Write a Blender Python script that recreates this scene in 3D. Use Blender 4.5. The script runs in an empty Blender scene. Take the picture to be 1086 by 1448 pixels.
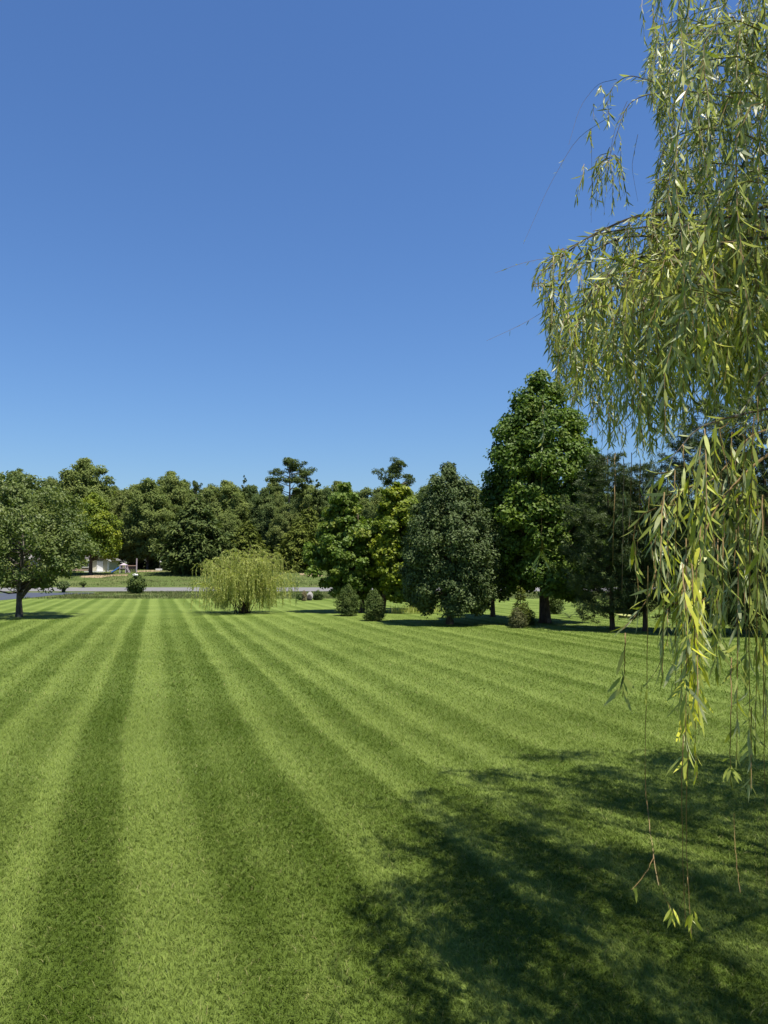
import bpy, math
import numpy as np
from mathutils import Vector

rng = np.random.default_rng(11)
scene = bpy.context.scene
COL = scene.collection
PI = math.pi

# ------------------------------------------------------------------ camera
CAM = np.array([0.0, 0.0, 2.6])
FPX, CX, CY = 1088.0, 543.0, 724.0
PITCH = math.atan(81.0 / FPX)
cp, sp = math.cos(PITCH), math.sin(PITCH)

cam_data = bpy.data.cameras.new('camera')
cam_data.sensor_fit = 'VERTICAL'
cam_data.sensor_height = 24.0
cam_data.lens = 24.0 * FPX / 1448.0
cam_data.clip_start = 0.05
cam_data.clip_end = 3000
cam = bpy.data.objects.new('camera', cam_data)
cam.location = CAM
cam.rotation_euler = (PI / 2 + PITCH, 0, 0)
COL.objects.link(cam)
scene.camera = cam


def ray(px, py):
    x = (px - CX) / FPX
    u = -(py - CY) / FPX
    return np.array([x, cp - sp * u, sp + cp * u])


def at(px, py, Y):
    """photo pixel + distance along the view -> a world point"""
    r = ray(px, py)
    return CAM + r * (Y / r[1])


def proj(P):
    P = np.asarray(P, float)
    d = P - CAM
    f = d[..., 1] * cp + d[..., 2] * sp
    u = -d[..., 1] * sp + d[..., 2] * cp
    f = np.where(np.abs(f) < 1e-6, 1e-6, f)
    return CX + FPX * d[..., 0] / f, CY - FPX * u / f, f


def zg(X, Y):
    """height of the ground"""
    X = np.asarray(X, float)
    Y = np.asarray(Y, float)
    t = np.clip((Y - 87.0) / 41.0, 0, 1)
    z = 2.4 * (t * 0.75 + 0.25 * t * t * (3 - 2 * t))
    z = z + np.clip((Y - 150) / 300, 0, 1) * 4.0
    bump = 0.09 * np.sin(X * 0.21 + 1.0) * np.sin(Y * 0.33) + 0.05 * np.sin(X * 0.6 + Y * 0.45)
    w = np.clip((Y - 69.5) / 6, 0, 1) * np.clip(np.abs(Y - 91.5) / 6 - 0.75, 0, 1)
    return z + bump * w


def G(px, py):
    """photo pixel -> point on the ground"""
    r = ray(px, py)
    t = 1.0
    prev = t
    while t < 900:
        P = CAM + r * t
        if P[2] <= zg(P[0], P[1]):
            lo, hi = prev, t
            for _ in range(40):
                m = 0.5 * (lo + hi)
                P = CAM + r * m
                if P[2] <= zg(P[0], P[1]):
                    hi = m
                else:
                    lo = m
            return CAM + r * hi
        prev = t
        t *= 1.01
    return CAM + r * 900


# ------------------------------------------------------------------ node helpers
def new_mat(name):
    m = bpy.data.materials.new(name)
    m.use_nodes = True
    nt = m.node_tree
    nt.nodes.clear()
    return m, nt


def N(nt, t, **kw):
    n = nt.nodes.new(t)
    for k, v in kw.items():
        setattr(n, k, v)
    return n


def L(nt, a, b):
    nt.links.new(a, b)


def noise(nt, vec, scale, detail=4, rough=0.55):
    n = N(nt, 'ShaderNodeTexNoise')
    n.inputs['Scale'].default_value = scale
    n.inputs['Detail'].default_value = detail
    n.inputs['Roughness'].default_value = rough
    if vec is not None:
        L(nt, vec, n.inputs['Vector'])
    return n.outputs['Fac']


def mathn(nt, op, a, b=None, c=None):
    n = N(nt, 'ShaderNodeMath', operation=op)
    for i, v in enumerate((a, b, c)):
        if v is None:
            continue
        if isinstance(v, (int, float)):
            n.inputs[i].default_value = v
        else:
            L(nt, v, n.inputs[i])
    return n.outputs[0]


def mixc(nt, f, a, b, blend='MIX'):
    n = N(nt, 'ShaderNodeMix', data_type='RGBA', blend_type=blend)
    n.clamp_factor = True
    if isinstance(f, (int, float)):
        n.inputs[0].default_value = f
    else:
        L(nt, f, n.inputs[0])
    for idx, v in ((6, a), (7, b)):
        if isinstance(v, tuple):
            n.inputs[idx].default_value = (v[0], v[1], v[2], 1)
        else:
            L(nt, v, n.inputs[idx])
    return n.outputs[2]


def rampf(nt, f, a, b):
    n = N(nt, 'ShaderNodeMapRange')
    L(nt, f, n.inputs[0])
    n.inputs[1].default_value = a
    n.inputs[2].default_value = b
    return n.outputs[0]


def finish(nt, color, rough=0.8, spec=0.2, bump=None, bump_d=0.02, bump_s=0.5):
    p = N(nt, 'ShaderNodeBsdfPrincipled')
    if isinstance(color, tuple):
        p.inputs['Base Color'].default_value = (*color, 1)
    else:
        L(nt, color, p.inputs['Base Color'])
    p.inputs['Roughness'].default_value = rough
    p.inputs['Specular IOR Level'].default_value = spec
    if bump is not None:
        b = N(nt, 'ShaderNodeBump')
        b.inputs['Distance'].default_value = bump_d
        b.inputs['Strength'].default_value = bump_s
        L(nt, bump, b.inputs['Height'])
        L(nt, b.outputs[0], p.inputs['Normal'])
    o = N(nt, 'ShaderNodeOutputMaterial')
    L(nt, p.outputs[0], o.inputs[0])
    return p


def simple_mat(name, c1, c2, scale=6.0, rough=0.7, spec=0.2, bump_d=0.01):
    m, nt = new_mat(name)
    tc = N(nt, 'ShaderNodeTexCoord')
    f = noise(nt, tc.outputs['Object'], scale, 6)
    finish(nt, mixc(nt, f, c1, c2), rough, spec, f, bump_d)
    return m


def bark_mat(name, c1, c2, c3):
    m, nt = new_mat(name)
    tc = N(nt, 'ShaderNodeTexCoord')
    mp = N(nt, 'ShaderNodeMapping')
    mp.inputs['Scale'].default_value = (6, 6, 1.4)
    L(nt, tc.outputs['Object'], mp.inputs[0])
    f = noise(nt, mp.outputs[0], 3.0, 8, 0.65)
    g = noise(nt, tc.outputs['Object'], 2.2, 5)
    c = mixc(nt, rampf(nt, f, 0.35, 0.65), c1, c2)
    c = mixc(nt, rampf(nt, g, 0.56, 0.66), c, c3)
    finish(nt, c, 0.9, 0.1, f, 0.05, 0.8)
    return m


def leaf_mat(name, dark, light, yellow, trans=0.28, rough=0.5, spec=0.3, back=None, tcol=None):
    """tint.x: dark/light leaf, tint.y: share of yellowing"""
    m, nt = new_mat(name)
    a = N(nt, 'ShaderNodeAttribute', attribute_name='tint')
    s = N(nt, 'ShaderNodeSeparateColor')
    L(nt, a.outputs['Color'], s.inputs[0])
    c = mixc(nt, s.outputs[0], dark, light)
    c = mixc(nt, s.outputs[1], c, yellow)
    if back is not None:
        g = N(nt, 'ShaderNodeNewGeometry')
        c = mixc(nt, mathn(nt, 'MULTIPLY', g.outputs['Backfacing'], 0.75), c, back)
    p = N(nt, 'ShaderNodeBsdfPrincipled')
    L(nt, c, p.inputs['Base Color'])
    p.inputs['Roughness'].default_value = rough
    p.inputs['Specular IOR Level'].default_value = spec
    t = N(nt, 'ShaderNodeBsdfTranslucent')
    tc = mixc(nt, 1.0, c, tcol or (1.25, 1.35, 0.6), 'MULTIPLY')
    L(nt, tc, t.inputs[0])
    mx = N(nt, 'ShaderNodeMixShader')
    mx.inputs[0].default_value = trans
    L(nt, p.outputs[0], mx.inputs[1])
    L(nt, t.outputs[0], mx.inputs[2])
    o = N(nt, 'ShaderNodeOutputMaterial')
    L(nt, mx.outputs[0], o.inputs[0])
    return m


# ------------------------------------------------------------------ mesh helpers
class Geo:
    """collects faces of any size; builds one mesh object"""

    def __init__(self):
        self.v, self.t, self.f = [], [], []     # vertices, tints, faces (array n x k)
        self.fm = []
        self.n = 0

    def add(self, verts, faces, tint=None, mat=0):
        verts = np.asarray(verts, float).reshape(-1, 3)
        if tint is None:
            tint = np.zeros((len(verts), 2))
        else:
            tint = np.broadcast_to(np.asarray(tint, float), (len(verts), 2))
        self.v.append(verts)
        self.t.append(tint)
        for fa in (faces if isinstance(faces, list) else [faces]):
            fa = np.asarray(fa, np.int64)
            self.f.append(fa + self.n)
            self.fm.append(np.full(len(fa), mat, np.int32))
        self.n += len(verts)

    def build(self, name, mats, parent=None, smooth=False, loc=None):
        me = bpy.data.meshes.new(name)
        V = np.concatenate(self.v)
        T = np.concatenate(self.t)
        if loc is not None:
            V = V - np.asarray(loc)
        loops = np.concatenate([f.ravel() for f in self.f])
        sizes = np.concatenate([np.full(len(f), f.shape[1]) for f in self.f])
        starts = np.concatenate([[0], np.cumsum(sizes)[:-1]])
        me.vertices.add(len(V))
        me.vertices.foreach_set('co', V.astype(np.float32).ravel())
        me.loops.add(len(loops))
        me.loops.foreach_set('vertex_index', loops.astype(np.int32))
        me.polygons.add(len(sizes))
        me.polygons.foreach_set('loop_start', starts.astype(np.int32))
        me.polygons.foreach_set('material_index', np.concatenate(self.fm))
        me.polygons.foreach_set('use_smooth', np.full(len(sizes), smooth))
        at_ = me.attributes.new('tint', 'FLOAT_COLOR', 'POINT')
        at_.data.foreach_set('color', np.column_stack([T, np.zeros(len(T)), np.ones(len(T))]).astype(np.float32).ravel())
        me.update(calc_edges=True)
        for m in (mats if isinstance(mats, (list, tuple)) else [mats]):
            me.materials.append(m)
        o = bpy.data.objects.new(name, me)
        COL.objects.link(o)
        if parent is not None:
            o.parent = parent
        elif loc is not None:
            o.location = loc
        return o


def nrm(a):
    return a / np.maximum(np.linalg.norm(a, axis=-1, keepdims=True), 1e-9)


def tube(g, pts, rad, sides=6, tint=None, mat=0, cap=True):
    pts = np.asarray(pts, float)
    rad = np.broadcast_to(np.asarray(rad, float), (len(pts),))
    d = nrm(np.gradient(pts, axis=0))
    ref = np.where(np.abs(d[:, 2:3]) > 0.9, np.array([[1.0, 0, 0]]), np.array([[0, 0, 1.0]]))
    if len(set(map(tuple, ref))) > 1:
        ref = np.broadcast_to(np.array([[0.31, 0.87, 0.21]]), ref.shape)
    a = nrm(np.cross(d, ref))
    b = np.cross(d, a)
    ang = np.arange(sides) * 2 * PI / sides
    ring = pts[:, None, :] + rad[:, None, None] * (np.cos(ang)[None, :, None] * a[:, None, :] + np.sin(ang)[None, :, None] * b[:, None, :])
    k = len(pts)
    i = np.arange(k - 1)[:, None] * sides
    j = np.arange(sides)[None, :]
    jn = (j + 1) % sides
    f = np.stack([i + j, i + jn, i + sides + jn, i + sides + j], -1).reshape(-1, 4)
    fs = [f]
    if cap:
        fs.append(np.arange(sides)[None, ::-1])
        fs.append((np.arange(sides) + (k - 1) * sides)[None, :])
    g.add(ring.reshape(-1, 3), fs, tint, mat)


def box(g, lo, hi, mat=0, tint=None):
    x0, y0, z0 = lo
    x1, y1, z1 = hi
    v = [(x0, y0, z0), (x1, y0, z0), (x1, y1, z0), (x0, y1, z0), (x0, y0, z1), (x1, y0, z1), (x1, y1, z1), (x0, y1, z1)]
    f = [(0, 3, 2, 1), (4, 5, 6, 7), (0, 1, 5, 4), (1, 2, 6, 5), (2, 3, 7, 6), (3, 0, 4, 7)]
    g.add(v, np.array(f), tint, mat)


def diamonds(g, c, d, n, Ln, Wd, tint, mat=0, bend=0.0):
    """flat pointed leaves, one quad each"""
    k = len(c)
    s = nrm(np.cross(n, d))
    Ln = np.broadcast_to(Ln, (k,))[:, None]
    Wd = np.broadcast_to(Wd, (k,))[:, None]
    v = np.stack([c - d * Ln * .5, c - d * Ln * .05 + s * Wd * .5 + n * bend * Ln, c + d * Ln * .5 - n * bend * Ln, c - d * Ln * .05 - s * Wd * .5 + n * bend * Ln], 1)
    f = np.arange(k * 4).reshape(-1, 4)
    g.add(v.reshape(-1, 3), f, np.repeat(tint, 4, axis=0), mat)


def randdir(k):
    return nrm(rng.normal(size=(k, 3)))


def tag(o, label, cat, group=None, kind=None):
    if label:
        o['label'] = label
    if cat:
        o['category'] = cat
    if group:
        o['group'] = group
    if kind:
        o['kind'] = kind
    return o


def thing(name, loc, label, cat, group=None):
    o = bpy.data.objects.new(name, None)
    o.empty_display_size = 0.3
    o.location = loc
    COL.objects.link(o)
    return tag(o, label, cat, group)


def copy_tree(o, loc, label, rz=0.0, sc=1.0, sz=None, group=None):
    r = o.copy()
    COL.objects.link(r)
    r.location = loc
    r.rotation_euler = (0, 0, rz)
    r.scale = (sc, sc, sz or sc)
    r['label'] = label
    if group:
        r['group'] = group
    elif 'group' in r.keys():
        del r['group']
    for ch in list(o.children):
        c = ch.copy()
        COL.objects.link(c)
        c.parent = r
        for gch in list(ch.children):
            d = gch.copy()
            COL.objects.link(d)
            d.parent = c
    return r


# ------------------------------------------------------------------ world and sun
SUN_TO = np.array([0.30, -0.275, 1.0])
SUN_TO = SUN_TO / np.linalg.norm(SUN_TO)
SKY_TINT = (0.84, 0.97, 1.2)
SUN_EL = math.asin(SUN_TO[2])
w = bpy.data.worlds.new('World')
scene.world = w
w.use_nodes = True
nt = w.node_tree
nt.nodes.clear()
sky = N(nt, 'ShaderNodeTexSky', sky_type='NISHITA')
sky.sun_disc = False
sky.sun_elevation = SUN_EL
sky.sun_rotation = math.atan2(SUN_TO[0], SUN_TO[1])
sky.air_density = 1.5
sky.dust_density = 0.1
sky.ozone_density = 10.0
sky.altitude = 0
bg = N(nt, 'ShaderNodeBackground')
bg.inputs[1].default_value = 0.0575
L(nt, mixc(nt, 1.0, sky.outputs[0], SKY_TINT, 'MULTIPLY'), bg.inputs[0])
wo = N(nt, 'ShaderNodeOutputWorld')
L(nt, bg.outputs[0], wo.inputs[0])

sd = bpy.data.lights.new('sun', 'SUN')
sd.energy = 5.0
sd.angle = math.radians(0.45)
sd.color = (1.0, 0.94, 0.84)
so = bpy.data.objects.new('sun', sd)
so.rotation_euler = Vector((-SUN_TO[0], -SUN_TO[1], -SUN_TO[2])).to_track_quat('-Z', 'Y').to_euler()
COL.objects.link(so)

scene.view_settings.view_transform = 'Standard'
scene.view_settings.look = 'None'
scene.view_settings.exposure = 0.9
scene.view_settings.gamma = 1.0
scene.cycles.max_bounces = 6
scene.cycles.diffuse_bounces = 3
scene.cycles.transmission_bounces = 4
scene.cycles.use_denoising = True

# ------------------------------------------------------------------ lawn stripes, bent-grass sheen painted as colour (shared by the lawn sheet and its blades)
STRIPE_SLOPE = 0.295
WRAP = 28.0


def stripe_points():
    """(u in metres, tone) along the direction across the mowing"""
    r = np.random.default_rng(5)
    P = [(-3.75, .42), (-3.5, .72), (-3.25, .74), (-3.05, .38), (-2.55, .33), (-2.4, .8), (-2.15, .72), (-1.9, .46), (-1.55, .5), (-1.38, .84), (-1.22, .78), (-1.08, .3),
         (-.75, .22), (-.56, .28), (-.46, .74), (-.2, .82), (0.05, .76), (.2, .64), (.33, .36), (.58, .28), (.72, .46), (.95, .46), (1.1, .3), (1.28, .24), (1.48, .24), (1.62, .74), (1.82, .8), (2.0, .5), (2.4, .3), (2.62, .3),
         (2.74, .84), (2.95, .7), (3.15, .32), (3.5, .3), (3.68, .85), (3.95, .7), (4.2, .38)]
    u = 4.55
    k = 0
    while u < 13.2:
        ln = r.uniform(.72, .95)
        base = (.42, .58)[k % 2]
        P += [(u, ln), (u + .28, .62), (u + .5, base), (u + .85, base * .85)]
        u += r.uniform(1.0, 1.2)
        k += 1
    P.append((13.9, .5))
    u = -4.4
    k = 0
    while u > -13.2:
        ln = r.uniform(.65, .9)
        base = (.25, .48)[k % 2]
        P += [(u, ln), (u - .25, .6), (u - .45, base), (u - .85, base)]
        u -= r.uniform(1.0, 1.2)
        k += 1
    P.append((-13.9, .5))
    P.sort()
    return P


SP = stripe_points()


def stripe_tone(X, Y):
    u = X + STRIPE_SLOPE * Y + 0.035 * np.sin(Y * 0.21 + 0.7) + 0.02 * np.sin(Y * 0.63) - 0.36 * np.clip((13 - Y) / 8.5, 0, 1.2)
    u = (u + WRAP / 2) % WRAP - WRAP / 2
    return np.interp(u, [p[0] for p in SP], [p[1] for p in SP])


def stripe_nodes(nt):
    g = N(nt, 'ShaderNodeNewGeometry')
    s = N(nt, 'ShaderNodeSeparateXYZ')
    L(nt, g.outputs['Position'], s.inputs[0])
    X, Y = s.outputs[0], s.outputs[1]
    u = mathn(nt, 'MULTIPLY_ADD', Y, STRIPE_SLOPE, X)
    w1 = mathn(nt, 'MULTIPLY', mathn(nt, 'SINE', mathn(nt, 'MULTIPLY_ADD', Y, 0.21, 0.7)), 0.035)
    w2 = mathn(nt, 'MULTIPLY', mathn(nt, 'SINE', mathn(nt, 'MULTIPLY', Y, 0.63)), 0.02)
    u = mathn(nt, 'ADD', mathn(nt, 'ADD', u, w1), w2)
    mr = N(nt, 'ShaderNodeMapRange')
    L(nt, Y, mr.inputs[0])
    for q, v in enumerate((13.0, 2.8, 0.0, -0.432)):
        mr.inputs[q + 1].default_value = v
    u = mathn(nt, 'ADD', u, mr.outputs[0])
    jit = mathn(nt, 'MULTIPLY', mathn(nt, 'SUBTRACT', noise(nt, g.outputs['Position'], 2.2, 4), 0.5), 0.15)
    u = mathn(nt, 'ADD', u, jit)
    u = mathn(nt, 'ADD', u, mathn(nt, 'MULTIPLY', mathn(nt, 'SUBTRACT', noise(nt, g.outputs['Position'], 0.35, 3), 0.5), 0.26))
    u = mathn(nt, 'WRAP', u, WRAP / 2, -WRAP / 2)
    f = mathn(nt, 'MULTIPLY_ADD', u, 1.0 / WRAP, 0.5)
    # the tones as a chain of ramps (a ramp holds 32 stops)
    parts = []
    allp = [((p[0] + WRAP / 2) / WRAP, p[1]) for p in SP]
    chunks = [allp[i:i + 29] for i in range(0, len(allp), 28)]
    chunks = [c for c in chunks if len(c) > 1]
    tone = None
    for ci, c in enumerate(chunks):
        r = N(nt, 'ShaderNodeValToRGB')
        L(nt, f, r.inputs[0])
        el = r.color_ramp.elements
        while len(el) > 1:
            el.remove(el[-1])
        el[0].position = c[0][0]
        el[0].color = (c[0][1],) * 3 + (1,)
        for p, v in c[1:]:
            e = el.new(p)
            e.color = (v, v, v, 1)
        if tone is None:
            tone = r.outputs[0]
        else:
            k = mathn(nt, 'GREATER_THAN', f, c[0][0])
            tone = mixc(nt, k, tone, r.outputs[0])
    return tone, g.outputs['Position']


GRASS_DARK = (0.050, 0.086, 0.007)
GRASS_LIGHT = (0.176, 0.232, 0.052)
GRASS_DRY = (0.20, 0.19, 0.07)


def lawn_color(nt):
    tone, pos = stripe_nodes(nt)
    f1 = noise(nt, pos, 0.35, 4)
    f2 = noise(nt, pos, 5.0, 6, 0.7)
    f3 = noise(nt, pos, 38.0, 4, 0.7)
    t = mathn(nt, 'ADD', tone, mathn(nt, 'MULTIPLY', mathn(nt, 'SUBTRACT', f1, 0.5), 0.8))
    t = mathn(nt, 'ADD', t, mathn(nt, 'MULTIPLY', mathn(nt, 'SUBTRACT', f2, 0.5), 0.55))
    t = mathn(nt, 'ADD', t, mathn(nt, 'MULTIPLY', mathn(nt, 'SUBTRACT', f3, 0.5), 0.4))
    c = mixc(nt, t, GRASS_DARK, GRASS_LIGHT)  # stripe tone paints how the bent blades catch the light
    c = mixc(nt, mathn(nt, 'MULTIPLY', rampf(nt, f2, 0.58, 0.78), 0.30), c, GRASS_DRY)
    return c, f3, f2


m_lawn, nt = new_mat('mown_lawn')
c, f3, f2 = lawn_color(nt)
finish(nt, c, 0.85, 0.1, mathn(nt, 'ADD', f3, f2), 0.05, 0.9)

m_blade, nt = new_mat('grass_blades')
c, f3, f2 = lawn_color(nt)
a = N(nt, 'ShaderNodeAttribute', attribute_name='tint')
s = N(nt, 'ShaderNodeSeparateColor')
L(nt, a.outputs['Color'], s.inputs[0])
c = mixc(nt, 1.0, c, mixc(nt, s.outputs[0], (0.75, 0.78, 0.65), (1.35, 1.3, 1.25)), 'MULTIPLY')
c = mixc(nt, mathn(nt, 'MULTIPLY', s.outputs[1], 0.8), c, (0.30, 0.27, 0.12))
p = N(nt, 'ShaderNodeBsdfPrincipled')
L(nt, c, p.inputs['Base Color'])
p.inputs['Roughness'].default_value = 0.5
p.inputs['Specular IOR Level'].default_value = 0.12
tr = N(nt, 'ShaderNodeBsdfTranslucent')
L(nt, mixc(nt, 1.0, c, (1.2, 1.3, 0.7), 'MULTIPLY'), tr.inputs[0])
mx = N(nt, 'ShaderNodeMixShader')
mx.inputs[0].default_value = 0.3
L(nt, p.outputs[0], mx.inputs[1])
L(nt, tr.outputs[0], mx.inputs[2])
o = N(nt, 'ShaderNodeOutputMaterial')
L(nt, mx.outputs[0], o.inputs[0])

m_rough, nt = new_mat('rough_grass')
tc = N(nt, 'ShaderNodeNewGeometry')
f1 = noise(nt, tc.outputs['Position'], 0.22, 5, 0.6)
f2 = noise(nt, tc.outputs['Position'], 1.6, 6, 0.7)
f3 = noise(nt, tc.outputs['Position'], 9.0, 4, 0.7)
c = mixc(nt, rampf(nt, f2, 0.3, 0.7), (0.055, 0.085, 0.020), (0.125, 0.150, 0.050))
c = mixc(nt, mathn(nt, 'MULTIPLY', rampf(nt, f1, 0.5, 0.7), 0.55), c, (0.20, 0.19, 0.085))
c = mixc(nt, mathn(nt, 'MULTIPLY', f3, 0.5), c, (0.06, 0.10, 0.02))
finish(nt, c, 0.9, 0.05, mathn(nt, 'ADD', f3, f2), 0.15, 0.8)

m_forest_floor = simple_mat('forest_litter', (0.05, 0.04, 0.025), (0.11, 0.085, 0.05), 1.5, 0.95, 0.05)
m_asphalt = simple_mat('pale_asphalt', (0.125, 0.122, 0.122), (0.18, 0.176, 0.172), 1.2, 0.9, 0.2, 0.01)
m_asphalt_dark = simple_mat('dark_asphalt', (0.035, 0.042, 0.06), (0.065, 0.075, 0.10), 0.9, 0.85, 0.25, 0.01)
m_sand = simple_mat('bare_soil', (0.33, 0.25, 0.16), (0.20, 0.16, 0.09), 1.1, 0.95, 0.05, 0.05)


# ------------------------------------------------------------------ the ground
def sheet(name, xs, ys, mat, dz, kind='structure', mask=None):
    Xg, Yg = np.meshgrid(xs, ys)
    Z = zg(Xg, Yg) + dz
    v = np.stack([Xg, Yg, Z], -1).reshape(-1, 3)
    nx, ny = len(xs), len(ys)
    i = np.arange(ny - 1)[:, None] * nx + np.arange(nx - 1)[None, :]
    f = np.stack([i, i + 1, i + nx + 1, i + nx], -1).reshape(-1, 4)
    g = Geo()
    g.add(v, f)
    o = g.build(name, mat, smooth=True)
    o['kind'] = kind
    return o


xs_far = np.concatenate([np.linspace(-900, -130, 12), np.linspace(-120, 120, 121), np.linspace(130, 900, 12)])
ys_far = np.concatenate([np.linspace(-60, 68, 20), np.linspace(69, 165, 97), np.linspace(175, 420, 30), np.linspace(450, 1600, 12)])
sheet('ground', xs_far, ys_far, m_rough, 0.0)


def strip(name, near, far, mat, dz, n=40, m=6):
    """a ground strip between two XY polylines, draped over the ground"""
    near, far = np.asarray(near, float), np.asarray(far, float)
    def res(P):
        s = np.concatenate([[0], np.cumsum(np.linalg.norm(np.diff(P, axis=0), axis=1))])
        t = np.linspace(0, s[-1], n)
        return np.stack([np.interp(t, s, P[:, 0]), np.interp(t, s, P[:, 1])], -1)
    A, B = res(near), res(far)
    k = np.linspace(0, 1, m)[:, None, None]
    P = A[None] * (1 - k) + B[None] * k
    v = np.concatenate([P, (zg(P[..., 0], P[..., 1]) + dz)[..., None]], -1).reshape(-1, 3)
    i = np.arange(m - 1)[:, None] * n + np.arange(n - 1)[None, :]
    f = np.stack([i, i + 1, i + n + 1, i + n], -1).reshape(-1, 4)
    g = Geo()
    g.add(v, f)
    o = g.build(name, mat, smooth=True)
    o['kind'] = 'structure'
    return o


def wob(xs, y0, amp, f, ph):
    return [(x, y0 + amp * math.sin(x * f + ph) + amp * .6 * math.sin(x * f * 2.7 + ph)) for x in xs]


# mown lawn: the photo's striped area, one sheet 4 mm above the ground
strip('lawn', [(-75, -30), (75, -30)], wob(np.linspace(-75, 75, 60), 68.6, .25, .35, 1), m_lawn, 0.004, 80, 120)
# the road beyond the lawn, and its grass verge step
strip('road', [(-260, 88.5), (260, 88.5)], [(-260, 94.2), (260, 94.2)], m_asphalt, 0.03, 120, 5)
# driveway joining the road at the far left
dn = [G(-250, 872)[:2], G(-80, 856)[:2], G(0, 849)[:2], G(60, 843.5)[:2], G(100, 840.5)[:2], G(131, 839.5)[:2]]
df = [G(-250, 838)[:2], G(-80, 838)[:2], G(0, 838)[:2], G(60, 838)[:2], G(100, 838)[:2], G(134, 838)[:2]]
strip('driveway', dn, df, m_asphalt_dark, 0.012, 40, 6)
# bare soil below the house, by the playset and under the pale green conifers
strip('soil_patch', [G(112, 816.5)[:2], G(140, 817.5)[:2], G(181, 814)[:2]], [G(118, 813)[:2], G(150, 812.6)[:2], G(181, 812)[:2]], m_sand, 0.02, 20, 5)
strip('sand_path', [G(193, 809.2)[:2], G(215, 808.6)[:2], G(247, 807.6)[:2]], [G(193, 807.2)[:2], G(215, 806.6)[:2], G(247, 806.2)[:2]], m_sand, 0.02, 20, 5)
strip('mulch_patch', [G(424, 813)[:2], G(440, 815)[:2], G(456, 815)[:2]], [G(424, 811)[:2], G(440, 811)[:2], G(456, 812.5)[:2]], m_sand, 0.02, 12, 5)
strip('forest_floor', wob(np.linspace(-260, 260, 90), 131, 1.5, .2, 0), wob(np.linspace(-260, 260, 90), 300, 2, .1, 0), m_forest_floor, 0.02, 120, 14)


# ------------------------------------------------------------------ grass blades on the near lawn (stuff)
def grass():
    g = Geo()
    def zone(y0, y1, dens, h, wdt, simple, margin=1.0):
        xm = 0.5 * y1 + margin
        ya, yb = (y0 - 1.3 if y0 > 3 else y0), y1 + 1.3
        n = int(dens * (yb - ya) * 2 * xm)
        Y = rng.uniform(ya, yb, n)
        X = rng.uniform(-xm, xm, n)
        k = np.abs(X) < 0.5 * Y + margin
        if y0 > 3:
            k &= rng.random(n) < np.clip((Y - ya) / 2.6, 0, 1)
        k &= rng.random(n) < np.clip((yb - Y) / 2.6, 0, 1)
        if y0 > 14:
            k &= rng.random(n) < np.clip((44 - Y) / 26, 0, 1)
        X, Y = X[k], Y[k]
        n = len(X)
        # tufts: pull blades towards small clumps
        cl = 0.055
        ix, iy = np.floor(X / cl), np.floor(Y / cl)
        hx = np.sin(ix * 127.1 + iy * 311.7) * 43758.5453
        hy = np.sin(ix * 269.5 + iy * 183.3) * 43758.5453
        hx, hy = hx - np.floor(hx), hy - np.floor(hy)
        pull = rng.uniform(0, .4, n)
        X = X * (1 - pull) + (ix + hx) * cl * pull
        Y = Y * (1 - pull) + (iy + hy) * cl * pull
        tone = stripe_tone(X, Y)
        az = rng.uniform(0, 2 * PI, n) * .75 + hx * 2 * PI
        lean = np.clip(rng.normal(0.95, 0.35, n), .15, 1.8)
        dirx = np.cos(az) * lean + (-0.15) * (tone - .4) * 2
        diry = np.sin(az) * lean + 0.55 * (tone - .4) * 2
        H = h * rng.uniform(.6, 1.25, n) * (0.85 + .3 * hy)
        W = wdt * rng.uniform(.7, 1.3, n)
        wa = rng.uniform(0, 2 * PI, n)
        wx, wy = np.cos(wa) * W * .5, np.sin(wa) * W * .5
        z0 = np.full(n, 0.0)
        tint = np.stack([np.clip(rng.normal(.45, .25, n) + .15 * (hx - .5) + (rng.random(n) < .12) * .5, 0, 1), (rng.random(n) < .035) * rng.uniform(.3, 1, n)], -1)
        if simple:
            v = np.stack([np.stack([X - wx, Y - wy, z0], -1), np.stack([X + wx, Y + wy, z0], -1),
                          np.stack([X + dirx * H, Y + diry * H, H], -1)], 1)
            g.add(v.reshape(-1, 3), np.arange(n * 3).reshape(-1, 3), np.repeat(tint, 3, 0))
        else:
            mX, mY, mZ = X + dirx * H * .38, Y + diry * H * .38, H * .62
            v = np.stack([np.stack([X - wx, Y - wy, z0], -1), np.stack([X + wx, Y + wy, z0], -1),
                          np.stack([mX + wx * .8, mY + wy * .8, mZ], -1), np.stack([mX - wx * .8, mY - wy * .8, mZ], -1),
                          np.stack([X + dirx * H * 1.1, Y + diry * H * 1.1, H * .86], -1)], 1)
            b = np.arange(n)[:, None] * 5
            g.add(v.reshape(-1, 3), [b + np.array([[0, 1, 2, 3]]), b + np.array([[3, 2, 4]])], np.repeat(tint, 5, 0))
    zone(2.5, 6.0, 7500, .040, .0052, False, 1.2)
    zone(6.0, 9.0, 5000, .041, .0066, False, 1.2)
    zone(9.0, 15.0, 1900, .043, .0095, True, 1.2)
    zone(15.0, 44.0, 450, .045, .019, True, 1.2)
    o = g.build('grass', m_blade)
    tag(o, 'short mown lawn grass blades in pale and dark mowing stripes', 'grass', None, 'stuff')


grass()


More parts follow.
